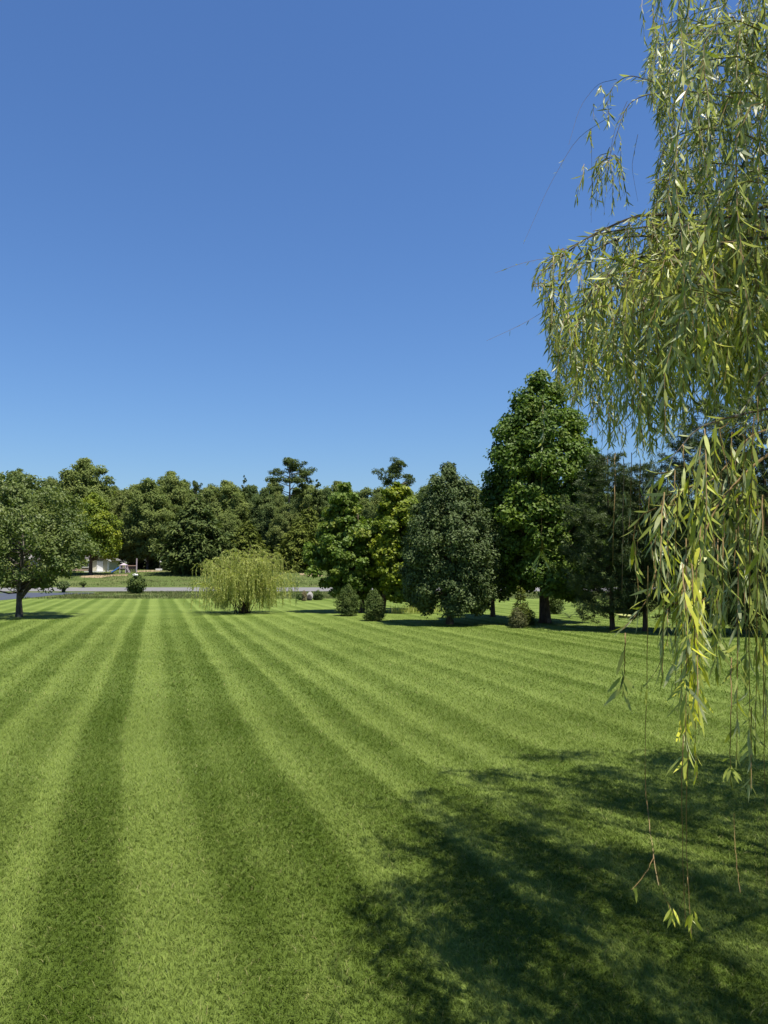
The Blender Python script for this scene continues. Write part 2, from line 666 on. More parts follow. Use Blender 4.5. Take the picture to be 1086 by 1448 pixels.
def verge():
    g = Geo()
    n = 90000
    Y = np.concatenate([rng.uniform(68.3, 87.6, n), rng.uniform(95.6, 131, n)])
    X = rng.uniform(-.62, .62, 2 * n) * Y
    k = np.sin(X * .9 + np.sin(Y * .8) * 2) * np.sin(Y * 1.3 + X * .35) + rng.normal(0, .6, 2 * n) > .1
    px, py, f = proj(np.stack([X, Y, zg(X, Y)], -1))
    k &= ~((px < 136) & (py > 837) & (py < 851) & (py < np.interp(px, [-250, -80, 0, 60, 100, 134], [872, 856, 849.5, 844, 841, 840])))
    X, Y = X[k], Y[k]
    m = len(X)
    z = zg(X, Y)
    H = rng.uniform(.08, .22, m) * (1 + .5 * np.sin(X * .33) * np.sin(Y * .5))
    az = rng.uniform(0, 6.28, m)
    W = .035
    v = np.stack([np.stack([X - np.cos(az) * W, Y - np.sin(az) * W, z], -1), np.stack([X + np.cos(az) * W, Y + np.sin(az) * W, z], -1),
                  np.stack([X + rng.normal(0, .05, m), Y + rng.normal(0, .05, m), z + H], -1)], 1)
    t = np.stack([rng.random(m), rng.random(m) ** 3 * .8], -1)
    g.add(v.reshape(-1, 3), np.arange(3 * m).reshape(-1, 3), np.repeat(t, 3, 0))
    lm = leaf_mat('verge_grass', (0.06, 0.088, 0.022), (0.135, 0.162, 0.055), (0.22, 0.2, 0.11), .25, .7, .05)
    tag(g.build('verge_grass', lm), 'longer unmown grass along the road verge and bank', 'grass', None, 'stuff')


verge()

# ------------------------------------------------------------------ foliage builders
bark_grey = bark_mat('grey_bark', (0.05, 0.042, 0.034), (0.13, 0.115, 0.095), (0.26, 0.24, 0.21))
bark_brown = bark_mat('brown_bark', (0.045, 0.033, 0.024), (0.12, 0.085, 0.06), (0.16, 0.12, 0.09))
bark_pine = bark_mat('pine_bark', (0.09, 0.065, 0.05), (0.22, 0.17, 0.135), (0.30, 0.25, 0.21))


def wiggle_line(a, b, n, amp):
    t = np.linspace(0, 1, n)[:, None]
    p = np.asarray(a) * (1 - t) + np.asarray(b) * t
    off = rng.normal(size=(n, 3)) * amp
    off[0] = 0
    off[-1] = 0
    return p + off


def leaves_in_clumps(g, C, Rc, axis_xy, per, LL, WW, flat=.65, yellow=0.06, droop=.35, tone_spread=.25, upn=.5, mat=0, tone0=.5):
    """fills leaf clumps with leaves; C centres, Rc radii"""
    k = len(C)
    per = np.maximum((per * (Rc / Rc.mean()) ** 1.6).astype(int), 4)
    idx = np.repeat(np.arange(k), per)
    n = len(idx)
    d = randdir(n)
    rad = rng.random(n) ** (1 / 2.4)
    rad = rad * (1 + .25 * rng.random(n) * (rng.random(n) < .15))
    off = d * rad[:, None] * Rc[idx][:, None] * np.array([1, 1, flat])
    P = C[idx] + off
    outw = nrm(np.column_stack([P[:, 0] - axis_xy[0], P[:, 1] - axis_xy[1], np.zeros(n)]) + 1e-6)
    nn = nrm(.55 * d + .35 * outw + upn * np.array([0, 0, 1.0]) + .75 * randdir(n))
    dd = nrm(randdir(n) + .5 * outw - droop * np.array([0, 0, 1.0]))
    dd = nrm(dd - nn * np.sum(dd * nn, -1, keepdims=True))
    ct = np.clip(tone0 + rng.normal(0, tone_spread, k), 0, 1)
    cy = np.clip(rng.random(k) ** 5 * 1.2, 0, 1) * yellow * 6
    tint = np.stack([np.clip(ct[idx] + rng.normal(0, .16, n), 0, 1), np.clip(cy[idx] * rng.uniform(.3, 1, n) + yellow * rng.random(n), 0, 1)], -1)
    sc = rng.uniform(.7, 1.25, n)
    diamonds(g, P, dd, nn, LL * sc, WW * sc, tint, mat, .08)


def profile_clumps(prof, z0, z1, rmax, n, rc, depth=.5, lob=.14, lobes=0, lobe_r=1.0):
    """clump centres through a crown with outline prof(t) (t: 0 bottom .. 1 top); lobes: gathered round that many limb ends"""
    if lobes:
        A, _ = profile_clumps(prof, z0, z1, rmax * .97, lobes, lobe_r * .9, .62, lob)
        k = np.concatenate([np.arange(lobes), rng.integers(0, lobes, max(0, n - lobes))])
        lr = lobe_r * rng.uniform(.6, 1.3, lobes)
        lr *= np.clip(.45 + .55 * np.interp((A[:, 2] - z0) / (z1 - z0), *np.array(prof).T), .35, 1)
        d = randdir(len(k)) * (rng.random(len(k)) ** .4)[:, None]
        C = A[k] + d * lr[k][:, None] * np.array([1, 1, .72])
        C[:, 2] = np.maximum(C[:, 2], z0)
        return C, rc * rng.uniform(.6, 1.3, len(k)) * np.clip(lr[k] / lobe_r + .3, .5, 1.1)
    pt, pr = np.array(prof).T
    tt = np.linspace(0, 1, 400)
    R = np.interp(tt, pt, pr)
    cdf = np.cumsum(R + .06)
    cdf /= cdf[-1]
    u = (np.arange(n) + rng.random(n)) / n
    t = np.interp(u, cdf, tt)
    az = (np.arange(n) * 2.39996 + rng.normal(0, .35, n)) % (2 * PI)
    ph = rng.uniform(0, 6.28, 4)
    lobe = 1 + lob * np.sin(2 * az + ph[0] + 3 * t) + lob * np.sin(5 * az + 9 * t + ph[1]) * .8
    r = np.interp(t, pt, pr) * rmax * lobe * (depth + (1 - depth) * np.sqrt(rng.random(n)))
    Rc = rc * rng.uniform(.65, 1.35, n) * np.clip(.55 + .45 * np.interp(t, pt, pr), .4, 1)
    r = np.maximum(r - Rc * .5, 0)
    return np.column_stack([r * np.cos(az), r * np.sin(az), z0 + t * (z1 - z0)]), Rc


def trunk_geo(h, r0, r1, lean=(0, 0), flare=1.5, n=9, wig=.03):
    t = np.linspace(0, 1, n)
    p = np.column_stack([lean[0] * t + rng.normal(0, wig, n) * (t > 0), lean[1] * t + rng.normal(0, wig, n) * (t > 0), h * t])
    p[0, 2] = -.15
    r = r0 + (r1 - r0) * t
    r = r * (1 + (flare - 1) * np.exp(-t * h / .35))
    # a close ring just above the root flare
    extra = np.array([[p[0, 0], p[0, 1], .25]])
    p = np.concatenate([p[:1], extra, p[1:]])
    r = np.concatenate([[r0 * flare], [r0 * (1 + (flare - 1) * .35)], r[1:]])
    return p, r


def branches_to(g, trunk_p, C, count, r0, drop=.45, sides=5):
    """limbs from the trunk to some of the clump centres"""
    idx = rng.choice(len(C), min(count, len(C)), replace=False)
    tz, tx, ty = trunk_p[:, 2], trunk_p[:, 0], trunk_p[:, 1]
    for i in idx:
        c = C[i]
        hd = math.hypot(c[0], c[1])
        zs = min(max(c[2] - drop * hd - .2, tz[1] + .3 if len(tz) > 1 else .5), tz[-1])
        zs = max(zs, tz[-1] * .22)
        a = np.array([np.interp(zs, tz, tx), np.interp(zs, tz, ty), zs])
        mid = a * .5 + c * .5 + np.array([0, 0, -.06 * hd])
        p = np.array([a, a * .75 + c * .25 + [0, 0, -.04 * hd], mid, c])
        p[1:3] += rng.normal(0, .05 * hd + .01, (2, 3))
        rr = r0 * (0.5 + .5 * rng.random()) * min(1, hd / 1.5 + .3)
        tube(g, p, [rr, rr * .75, rr * .5, rr * .15], sides)


def clump_tree(name, loc, label, cat, mat, bark, H, r_trunk, crown, group=None, trunk_h=None, lean=(0, 0), limbs=24, extra=None, low_limb=None, clear=None):
    """crown = list of dicts: prof z0 z1 rmax n rc per L W [depth lob yellow flat tone0 off]"""
    root = thing(name, loc, label, cat, group)
    gt, gc = Geo(), Geo()
    gb = gt
    tp, trd = trunk_geo(trunk_h or H * .82, r_trunk, r_trunk * .18, lean)
    tube(gt, tp, trd, 9)
    if low_limb is not None:
        tube(gt, low_limb[0], low_limb[1], 7)
    allC = []
    for c in crown:
        C, Rc = profile_clumps(c['prof'], c['z0'], c['z1'], c['rmax'], c['n'], c['rc'], c.get('depth', .5), c.get('lob', .14), c.get('lobes', 0), c.get('lobe_r', 1.0))
        if c.get('fill'):
            C2, R2_ = profile_clumps(c['prof'], c['z0'], c['z1'], c['rmax'] * .95, c['fill'], c['rc'], .4, c.get('lob', .14))
            C, Rc = np.concatenate([C, C2]), np.concatenate([Rc, R2_])
        off = np.array(c.get('off', (0, 0)), float)
        tcur = np.column_stack([np.interp(C[:, 2], tp[:, 2], tp[:, 0]), np.interp(C[:, 2], tp[:, 2], tp[:, 1])])
        C[:, :2] += off + tcur
        leaves_in_clumps(gc, C, Rc, off + np.array(lean) * .5, c['per'], c['L'], c['W'], c.get('flat', .65), c.get('yellow', .06), c.get('droop', .35), c.get('spread', .25), tone0=c.get('tone0', .5))
        allC.append(C)
    if limbs:
        branches_to(gb, tp, np.concatenate(allC), limbs, r_trunk * .42)
    gt.build('trunk', bark, root, True)
    gc.build('crown', mat, root)
    return root


def conifer_tree(name, loc, label, cat, mat, bark, H, rmax, z0, r_trunk, prof, whorls, per_whorl, sprays, SL, SW, group=None, droop=.25, tuft=0, tL=.16, tW=.016, yellow=.05, ragged=.22, cup=.25, trunk_h=None, tone0=.45):
    """layered conifer: drooping branches carrying flat sprays (tuft=0) or needle tufts"""
    root = thing(name, loc, label, cat, group)
    gt, gc = Geo(), Geo()
    gb = gt
    tp, trd = trunk_geo(trunk_h or H * .97, r_trunk, r_trunk * .1, (rng.normal(0, .1), rng.normal(0, .1)))
    tube(gt, tp, trd, 8)
    pt, pr = np.array(prof).T
    for wv in range(whorls):
        t = (wv + rng.uniform(-.45, .45)) / whorls
        t = min(max(t, 0), .985)
        zb = z0 + t * (H - z0)
        a0 = rng.uniform(0, 6.28)
        nb = max(3, int(per_whorl * (.55 + .45 * np.interp(t, pt, pr))))
        for b in range(nb):
            az = a0 + b * 2 * PI / nb + rng.normal(0, .22)
            ln = np.interp(t, pt, pr) * rmax * rng.uniform(1 - ragged * 1.6, 1 + ragged * .5) + .1
            s = np.linspace(0, 1, 5)
            dirv = np.array([math.cos(az), math.sin(az)])
            zj = zb + rng.normal(0, .42) * (H - z0) / whorls
            zz = zj + ln * (-droop * s + cup * s ** 2.2) + (1 - t) * -.05
            base = np.array([np.interp(zb, tp[:, 2], tp[:, 0]), np.interp(zb, tp[:, 2], tp[:, 1])])
            P = np.column_stack([base[0] + dirv[0] * ln * s, base[1] + dirv[1] * ln * s, zz])
            P[1:, :] += rng.normal(0, .03 * ln, (4, 3))
            rb = max(.012, r_trunk * .18 * (1 - t) * ln / rmax)
            tube(gb, P, rb * np.array([1, .8, .6, .4, .15]), 4, cap=False)
            bt = np.clip(tone0 + rng.normal(0, .2), 0, 1)
            k = max(5, int(sprays * ln / rmax))
            q = np.sqrt(rng.uniform(.06, 1.0, k)) if not tuft else rng.uniform(.25, 1, k) ** .7
            base_p = np.stack([np.interp(q, s, P[:, i]) for i in range(3)], -1)
            side = np.array([-dirv[1], dirv[0], 0])
            fw = np.array([dirv[0], dirv[1], 0])
            spread = ln * .34 * (1.08 - q) + .12 * ln
            lat = rng.uniform(-1, 1, k)
            base_p = base_p + side * (lat * spread)[:, None] + np.array([0, 0, 1.0]) * (rng.normal(0, .055 * ln + .03, k))[:, None]
            base_p[:, 2] -= np.abs(lat) * spread * .25
            if not tuft:
                dd = nrm(fw * .8 + side * lat[:, None] * 1.0 + rng.normal(0, .35, (k, 3)) + np.array([0, 0, -.25]))
                nn = nrm(np.array([0, 0, 1.0]) + .35 * fw + rng.normal(0, .5, (k, 3)))
                nn = nrm(nn - dd * np.sum(nn * dd, -1, keepdims=True))
                tint = np.stack([np.clip(bt + rng.normal(0, .18, k), 0, 1), np.clip(yellow * rng.random(k) * 2 + yellow * (q > .8), 0, 1)], -1)
                sc = rng.uniform(.65, 1.3, k)
                diamonds(gc, base_p, dd, nn, SL * sc, SW * sc, tint, 0, .06)
            else:
                ax = nrm(fw * .9 + side * lat[:, None] + rng.normal(0, .3, (k, 3)) + np.array([0, 0, .35]))
                ii = np.repeat(np.arange(k), tuft)
                n = len(ii)
                dd = nrm(ax[ii] * .75 + randdir(n) * .9)
                c = base_p[ii] + dd * tL * .5 + ax[ii] * (rng.uniform(-.5, .5, n) * tL * 1.6)[:, None]
                nn = randdir(n)
                nn = nrm(nn - dd * np.sum(nn * dd, -1, keepdims=True))
                tint = np.stack([np.clip(bt + rng.normal(0, .15, n), 0, 1), np.clip(yellow * rng.random(n) * 2, 0, 1)], -1)
                diamonds(gc, c, dd, nn, tL * rng.uniform(.7, 1.2, n), tW, tint)
    gt.build('trunk', bark, root, True)
    gc.build('crown', mat, root)
    return root


# leaf colours
lm_tulip = leaf_mat('tulip_leaf', (0.04, 0.085, 0.012), (0.115, 0.18, 0.026), (0.22, 0.24, 0.03), .30, .5, .22)
lm_bright = leaf_mat('bright_leaf', (0.045, 0.085, 0.012), (0.12, 0.165, 0.024), (0.24, 0.24, 0.025), .3, .45, .2)
lm_pear = leaf_mat('greygreen_leaf', (0.036, 0.062, 0.018), (0.112, 0.15, 0.052), (0.14, 0.17, 0.05), .22, .55, .18)
lm_maple = leaf_mat('midgreen_leaf', (0.036, 0.068, 0.018), (0.1, 0.142, 0.04), (0.16, 0.18, 0.04), .25, .5, .25)
lm_lawn = leaf_mat('lawn_tree_leaf', (0.048, 0.080, 0.018), (0.134, 0.172, 0.044), (0.18, 0.20, 0.05), .28, .5, .25)
lm_yellow = leaf_mat('yellowgreen_leaf', (0.055, 0.098, 0.01), (0.14, 0.19, 0.02), (0.26, 0.29, 0.02), .3, .5, .2)
lm_cedar = leaf_mat('dark_needle', (0.038, 0.064, 0.02), (0.115, 0.15, 0.045), (0.15, 0.16, 0.04), .18, .7, .08)
lm_cedar2 = leaf_mat('olive_needle', (0.06, 0.086, 0.016), (0.155, 0.182, 0.036), (0.2, 0.2, 0.03), .2, .7, .08)
lm_pine = leaf_mat('pine_needle', (0.034, 0.056, 0.018), (0.095, 0.126, 0.044), (0.14, 0.15, 0.05), .15, .5, .2)
lm_forest1 = leaf_mat('forest_leaf', (0.092, 0.13, 0.036), (0.2, 0.238, 0.074), (0.22, 0.23, 0.06), .3, .8, .05)
lm_forest2 = leaf_mat('forest_leaf_dark', (0.066, 0.102, 0.036), (0.155, 0.196, 0.07), (0.18, 0.2, 0.06), .3, .8, .05)
lm_forest3 = leaf_mat('forest_leaf_olive', (0.092, 0.128, 0.038), (0.205, 0.236, 0.078), (0.24, 0.25, 0.07), .3, .8, .05)
lm_shrubw = leaf_mat('pale_willow_leaf', (0.23, 0.27, 0.065), (0.41, 0.44, 0.14), (0.46, 0.44, 0.12), .46, .5, .2)
lm_box = leaf_mat('boxwood_leaf', (0.034, 0.062, 0.014), (0.105, 0.145, 0.034), (0.16, 0.18, 0.04), .2, .6, .15)
lm_brown = leaf_mat('tan_twig_leaf', (0.12, 0.10, 0.05), (0.26, 0.22, 0.12), (0.30, 0.26, 0.12), .2, .7, .1)
lm_tanbush = leaf_mat('tan_green_leaf', (0.08, 0.09, 0.035), (0.18, 0.18, 0.08), (0.28, 0.25, 0.10), .2, .7, .1)
lm_will = leaf_mat('willow_leaf', (0.036, 0.064, 0.012), (0.3, 0.352, 0.078), (0.5, 0.5, 0.05), .34, .45, .42, (0.36, 0.39, 0.24), (1.25, 1.3, .5))
m_twig = simple_mat('willow_twig', (0.11, 0.07, 0.025), (0.24, 0.16, 0.06), 14, .6, .3)
m_twig_dark = bark_mat('willow_bark', (0.05, 0.042, 0.034), (0.14, 0.12, 0.09), (0.20, 0.18, 0.14))


def gpos(px, py):
    P = G(px, py)
    return (float(P[0]), float(P[1]), float(zg(P[0], P[1])))


def hh(px_len, Y):
    return px_len / FPX * Y


ROUND = [(0, .45), (.12, .8), (.35, 1), (.6, .92), (.8, .66), (.93, .36), (1, .12)]
CONE = [(0, .55), (.1, .86), (.28, 1), (.5, .93), (.68, .66), (.82, .42), (.93, .2), (1, .05)]
OVAL = [(0, .5), (.12, .86), (.3, 1), (.5, .94), (.7, .72), (.86, .42), (1, .1)]

# ------------------------------------------------------------------ trees on the lawn
# spreading tree at the left edge
P = gpos(27, 873)
D = P[1]
H = hh(873 - 678, D)
clump_tree('lawn_tree', P, 'spreading green tree with low forked limb at the left edge of the lawn', 'tree', lm_lawn, bark_grey, H, .16,
           [dict(prof=[(0, .5), (.12, .85), (.3, 1), (.6, .95), (.8, .72), (.92, .42), (1, .15)], z0=1.75, z1=H, rmax=4.0, n=210, rc=.55, per=85, L=.17, W=.11, lob=.14, yellow=.06, off=(.1, 0), fill=70, lobes=48, lobe_r=1.15, tone0=.55),
            dict(prof=ROUND, z0=2.9, z1=4.9, rmax=1.5, n=36, rc=.5, per=100, L=.17, W=.11, off=(2.7, -.6), tone0=.6)],
           limbs=46, low_limb=([(0, 0, 1.0), (.45, -.1, 1.5), (1.1, -.25, 2.05), (2.4, -.5, 2.6)], [.13, .10, .085, .04]))

# tall broad-leaved cone right of centre
P = gpos(771, 881)
D = P[1]
H = hh(881 - 513, D)
clump_tree('tulip_tree', P, 'tall conical bright green tree, tallest standing on the lawn edge', 'tree', lm_tulip, bark_brown, H, .25,
           [dict(prof=[(0, .7), (.12, .92), (.3, 1), (.6, .95), (.74, .75), (.86, .46), (.93, .27), (1, .06)], z0=1.8, z1=H - .25, rmax=2.95, n=300, rc=.46, per=110, L=.175, W=.14, lob=.08, yellow=.07, flat=.9, fill=330, lobes=90, lobe_r=.62, tone0=.55),
            dict(prof=[(0, .6), (.3, 1), (.8, .6), (1, .1)], z0=1.3, z1=4.2, rmax=2.9, n=80, rc=.45, per=90, L=.2, W=.16, lobes=14, lobe_r=.7)],
           limbs=60)

# dense grey-green pear-like tree
P = gpos(636, 883)
D = P[1]
H = hh(883 - 655, D)
clump_tree('pear_tree', P, 'dense dark grey-green oval tree standing in front of the tree line', 'tree', lm_pear, bark_brown, H, .15,
           [dict(prof=[(0, .75), (.12, .95), (.4, 1), (.6, .84), (.84, .46), (.94, .22), (1, .08)], z0=.72, z1=H - .15, rmax=2.45, n=380, rc=.38, per=105, L=.125, W=.085, lob=.06, yellow=.03, flat=.9, lobes=80, lobe_r=.4, fill=300),
            dict(prof=[(0, .8), (.5, .6), (1, .1)], z0=H - 1.6, z1=H, rmax=.3, n=16, rc=.28, per=60, L=.12, W=.08, off=(.25, 0)),
            dict(prof=[(0, .8), (.5, .6), (1, .1)], z0=H - 2.4, z1=H - .45, rmax=.55, n=26, rc=.28, per=60, L=.12, W=.08, off=(-.65, 0))],
           limbs=40)

# two bright green trees left of it
P = gpos(512, 866)
D = P[1]
H = hh(866 - 687, D)
clump_tree('broadleaf_tree', P, 'bright green tree behind the two small evergreen shrubs', 'tree', lm_tulip, bark_brown, H, .15,
           [dict(prof=[(0, .45), (.15, .9), (.35, 1), (.6, .8), (.8, .5), (1, .1)], z0=.75, z1=H, rmax=2.2, n=260, rc=.42, per=85, L=.22, W=.17, lob=.16, yellow=.12, off=(-.7, 0), tone0=.65, lobes=36, lobe_r=.75, fill=60)],
           lean=(-.3, 0), limbs=36)
P = gpos(541, 866)
D = P[1]
H = hh(866 - 684, D)
clump_tree('broadleaf_tree', P, 'yellow-green leaning tree between the bright green tree and the grey-green oval tree', 'tree', lm_yellow, bark_brown, H, .16,
           [dict(prof=[(0, .5), (.2, .85), (.45, 1), (.7, .8), (.88, .45), (1, .1)], z0=.9, z1=H, rmax=1.85, n=230, rc=.42, per=85, L=.23, W=.17, lob=.16, yellow=.22, off=(.4, 0), tone0=.55, lobes=30, lobe_r=.7, fill=60),
            dict(prof=ROUND, z0=2.3, z1=5.0, rmax=.75, n=28, rc=.38, per=100, L=.22, W=.16, yellow=.4, off=(-.1, -1.3), tone0=.85)],
           lean=(.5, 0), limbs=34)
# smaller dark tree between the oval tree and the tall one
P = gpos(697, 872)
D = P[1]
H = hh(872 - 690, D)
clump_tree('broadleaf_tree', P, 'smaller dark green tree squeezed between the grey-green oval tree and the tall conical tree', 'tree', lm_maple, bark_brown, H, .12,
           [dict(prof=OVAL, z0=1.0, z1=H, rmax=1.6, n=130, rc=.5, per=90, L=.18, W=.12, yellow=.04, tone0=.4)], limbs=24)
# low leafy mass behind the tall tree's left foot
P = gpos(583, 862)
D = P[1]
clump_tree('broadleaf_tree', P, 'small bushy tree growing low behind the left side of the grey-green oval tree', 'tree', lm_maple, bark_brown, 4.6, .09,
           [dict(prof=ROUND, z0=.5, z1=4.6, rmax=1.35, n=90, rc=.45, per=90, L=.16, W=.11, yellow=.08, tone0=.45)], limbs=14)

# long-needled pines at the right
PP = [(0, .75), (.15, 1), (.4, .98), (.65, .82), (.85, .52), (1, .12)]
P = gpos(866, 891)
D = P[1]
H = hh(891 - 640, D)
conifer_tree('pine_tree', P, 'soft grey-green pine standing just right of the tall conical tree', 'pine', lm_pine, bark_brown, H, 1.85, .8, .10, PP, 20, 10, 22, 0, 0, droop=.12, tuft=30, tL=.17, tW=.022, ragged=.25, cup=.35)
P = gpos(912, 893)
D = P[1]
conifer_tree('pine_tree', P, 'dark slender pine behind the bare hanging willow strings', 'pine', lm_pine, bark_brown, hh(893 - 648, D), 1.7, .9, .085, PP, 19, 9, 20, 0, 0, droop=.12, tuft=30, tL=.17, tW=.022, ragged=.3, cup=.35, tone0=.35)
P = gpos(1005, 897)
D = P[1]
conifer_tree('pine_tree', P, 'big dark pine behind the low willow strands', 'pine', lm_pine, bark_brown, hh(897 - 560, D), 2.2, .6, .14, PP, 22, 11, 24, 0, 0, droop=.15, tuft=26, tL=.18, tW=.024, cup=.35, tone0=.32)
P = gpos(1090, 898)
D = P[1]
conifer_tree('pine_tree', P, 'tallest dark pine at the right edge behind the willow', 'pine', lm_pine, bark_brown, hh(898 - 505, D), 2.3, .6, .15, PP, 23, 11, 24, 0, 0, droop=.15, tuft=26, tL=.18, tW=.024, cup=.35, tone0=.32)
P = (P[0] + 5.5, P[1] + 1.5, 0)
conifer_tree('pine_tree', P, 'dark pine beyond the right edge of the lawn', 'pine', lm_pine, bark_brown, 9.5, 2.3, .6, .15, PP, 16, 8, 12, 0, 0, droop=.15, tuft=18, tL=.2, tW=.03, cup=.35, tone0=.35)


# ------------------------------------------------------------------ shrubs
def shrub(name, loc, label, cat, mat, H, rx, n, rc, per, LL, WW, prof=ROUND, stems=5, group=None, yellow=.05, tone0=.5, z0=.03):
    root = thing(name, loc, label, cat, group)
    gs, gc = Geo(), Geo()
    C, Rc = profile_clumps(prof, z0, H - rc * .4, rx, n, rc, .45, .12)
    leaves_in_clumps(gc, C, Rc, (0, 0), per, LL, WW, .8, yellow, .1, .22, tone0=tone0)
    for i in range(stems):
        c = C[rng.integers(len(C))]
        a = np.array([rng.normal(0, .05), rng.normal(0, .05), -.08])
        tube(gs, np.array([a, a * .6 + c * .4, c]), np.array([.03, .022, .008]) * max(.6, H / 2), 5)
    gs.build('stem', bark_brown, root, True)
    gc.build('foliage', mat, root)
    return root


EGG = [(0, .7), (.15, .95), (.35, 1), (.6, .85), (.85, .5), (1, .12)]
P = gpos(493, 871)
shrub('evergreen_shrub', P, 'plump dark egg-shaped evergreen shrub, left of the two small ones', 'shrub', lm_box, hh(46, P[1]), .70, 90, .24, 75, .085, .045, EGG, group='small evergreens at the lawn edge')
P = gpos(529, 878)
shrub('evergreen_shrub', P, 'narrow upright evergreen shrub in front of the leaning trunk', 'shrub', lm_box, hh(47, P[1]), .55, 80, .22, 75, .085, .045, EGG, group='small evergreens at the lawn edge', tone0=.6)
P = gpos(193, 839)
r = shrub('round_shrub', P, 'rounded dark shrub with a white tuft on top standing before the road', 'shrub', lm_box, hh(26, P[1]), 1.0, 80, .36, 60, .20, .12, [(0, .55), (.2, .85), (.5, 1), (.8, .85), (1, .35)])
g = Geo()
d0 = randdir(60)
c0 = d0 * np.array([.28, .28, .10]) + np.array([-.05, -.3, hh(26, P[1]) + .02])
n0 = nrm(d0 + np.array([0, 0, .8]))
dd = nrm(np.cross(n0, randdir(60)))
m_bloom = simple_mat('white_bloom', (.62, .6, .55), (.78, .77, .72), 5, .7)
diamonds(g, c0, dd, n0, .16, .12, np.zeros((60, 2)))
g.build('blossom', m_bloom, r)
P = gpos(118, 831)
shrub('sapling', P, 'tiny dark sapling on the grass bank beyond the road', 'sapling', lm_box, hh(9, P[1]), .5, 14, .22, 40, .18, .10, [(0, .1), (.5, .3), (.7, 1), (1, .4)], stems=8)
P = gpos(90, 838)
shrub('sapling', P, 'small round-headed sapling beside the dark driveway', 'sapling', lm_maple, hh(17, P[1]), .72, 26, .28, 50, .2, .12, [(0, .08), (.3, .2), (.5, 1), (.8, .8), (1, .2)], stems=10)
P = gpos(425, 848.5)
shrub('low_shrub', P, 'low leafy shrub to the left of the pale boulder', 'shrub', lm_maple, hh(11, P[1]), .42, 26, .18, 50, .11, .07, tone0=.65)
P = gpos(450, 848.5)
shrub('low_shrub', P, 'low dark round shrub to the right of the pale boulder', 'shrub', lm_box, hh(14, P[1]), .52, 34, .2, 60, .10, .06, tone0=.4)
P = gpos(436, 849)
r = thing('boulder', P, 'pale arched boulder with a dark hollow between two low shrubs', 'boulder')


def rock(g, c, s, seed, k=18):
    rr = np.random.default_rng(seed)
    ph = rr.uniform(0, 6.28, 6)
    th = np.linspace(0.02, PI - .02, k)
    az = np.arange(k * 2) * PI / k
    T, A = np.meshgrid(th, az, indexing='ij')
    rad = 1 + .12 * np.sin(3 * A + ph[0] + 2 * T) + .1 * np.sin(5 * T + ph[1]) * np.cos(2 * A + ph[2]) + .06 * np.sin(9 * A + ph[3]) * np.sin(7 * T)
    v = np.stack([np.sin(T) * np.cos(A) * rad * s[0], np.sin(T) * np.sin(A) * rad * s[1], np.cos(T) * rad * s[2]], -1) + np.asarray(c)
    i, j = np.arange(k - 1)[:, None] * 2 * k, np.arange(2 * k)[None, :]
    jn = (j + 1) % (2 * k)
    f = np.stack([i + j, i + 2 * k + j, i + 2 * k + jn, i + jn], -1).reshape(-1, 4)
    g.add(v.reshape(-1, 3), f)


m_stone = simple_mat('pale_stone', (.20, .19, .175), (.34, .33, .31), 6, .9)
m_hollow = simple_mat('hollow_shade', (.03, .028, .025), (.06, .055, .05), 4, .9)  # shade inside the hollow, painted dark on a solid lump
g = Geo()
rock(g, (.12, 0, .3), (.27, .25, .38), 3)
g.build('stone', m_stone, r, True)
g = Geo()
rock(g, (.10, -.26, .2), (.19, .14, .27), 5)
g.build('hollow_shade_lump', m_hollow, r, True)
P = gpos(431, 849.5)
shrub('grass_clump', (P[0], P[1] - .4, 0), 'tan dry ornamental grass clump leaning on the pale boulder', 'grass clump', lm_brown, hh(14, P[1]), .30, 20, .14, 60, .22, .025, [(0, .6), (.5, .9), (1, .5)], stems=4)
# young conifer in front of the tall tree and its neighbours
P = gpos(736, 886)
conifer_tree('young_conifer', P, 'small pointed yellow-green conifer in front of the tall conical tree', 'conifer', lm_cedar2, bark_brown, hh(58, P[1]), .42, .1, .03, [(0, .9), (.2, 1), (.5, .62), (.8, .3), (1, .05)], 16, 8, 26, .13, .04, ragged=.2)
P = gpos(733, 888)
shrub('bush', P, 'dull olive-tan twiggy bush at the foot of the small pointed conifer', 'bush', lm_tanbush, hh(30, P[1]), .42, 34, .2, 70, .10, .035, EGG, tone0=.3)
P = gpos(748, 884)
shrub('bush', P, 'little dark green bush on the right of the small pointed conifer', 'bush', lm_box, hh(24, P[1]), .34, 26, .2, 50, .1, .05)
P = gpos(786, 868)
shrub('bush', P, 'dark green bush just behind the thick trunk of the tall conical tree', 'bush', lm_box, hh(34, P[1]), .55, 40, .24, 60, .11, .06, EGG)
for px, py, lab in ((805, 874, 'feathery fern clump right of the thick trunk'), (823, 872, 'smaller fern clump farther right of the thick trunk')):
    P = gpos(px, py)
    root = thing('fern', P, lab, 'fern', 'ferns in the tree shade')
    g = Geo()
    for i in range(15):
        az = i * 2.4
        s = np.linspace(0, 1, 9)
        ln = rng.uniform(.35, .6)
        x = np.cos(az) * ln * s
        y = np.sin(az) * ln * s
        z = ln * (1.5 * s - 1.1 * s ** 2)
        Pt = np.column_stack([x, y, z])
        tube(g, Pt, .006, 3, (0.3, 0.1))
        for sgn in (-1, 1):
            side = np.array([-math.sin(az), math.cos(az), -.15]) * sgn
            dd = nrm(np.tile(side + np.array([math.cos(az), math.sin(az), 0]) * .4, (8, 1)))
            diamonds(g, Pt[1:] + dd * .05, dd, np.tile([0, 0, 1.0], (8, 1)), .13 * (1.1 - s[1:]) + .03, .035, np.tile([.5, .15], (8, 1)))
    g.build('frond', lm_maple, root)
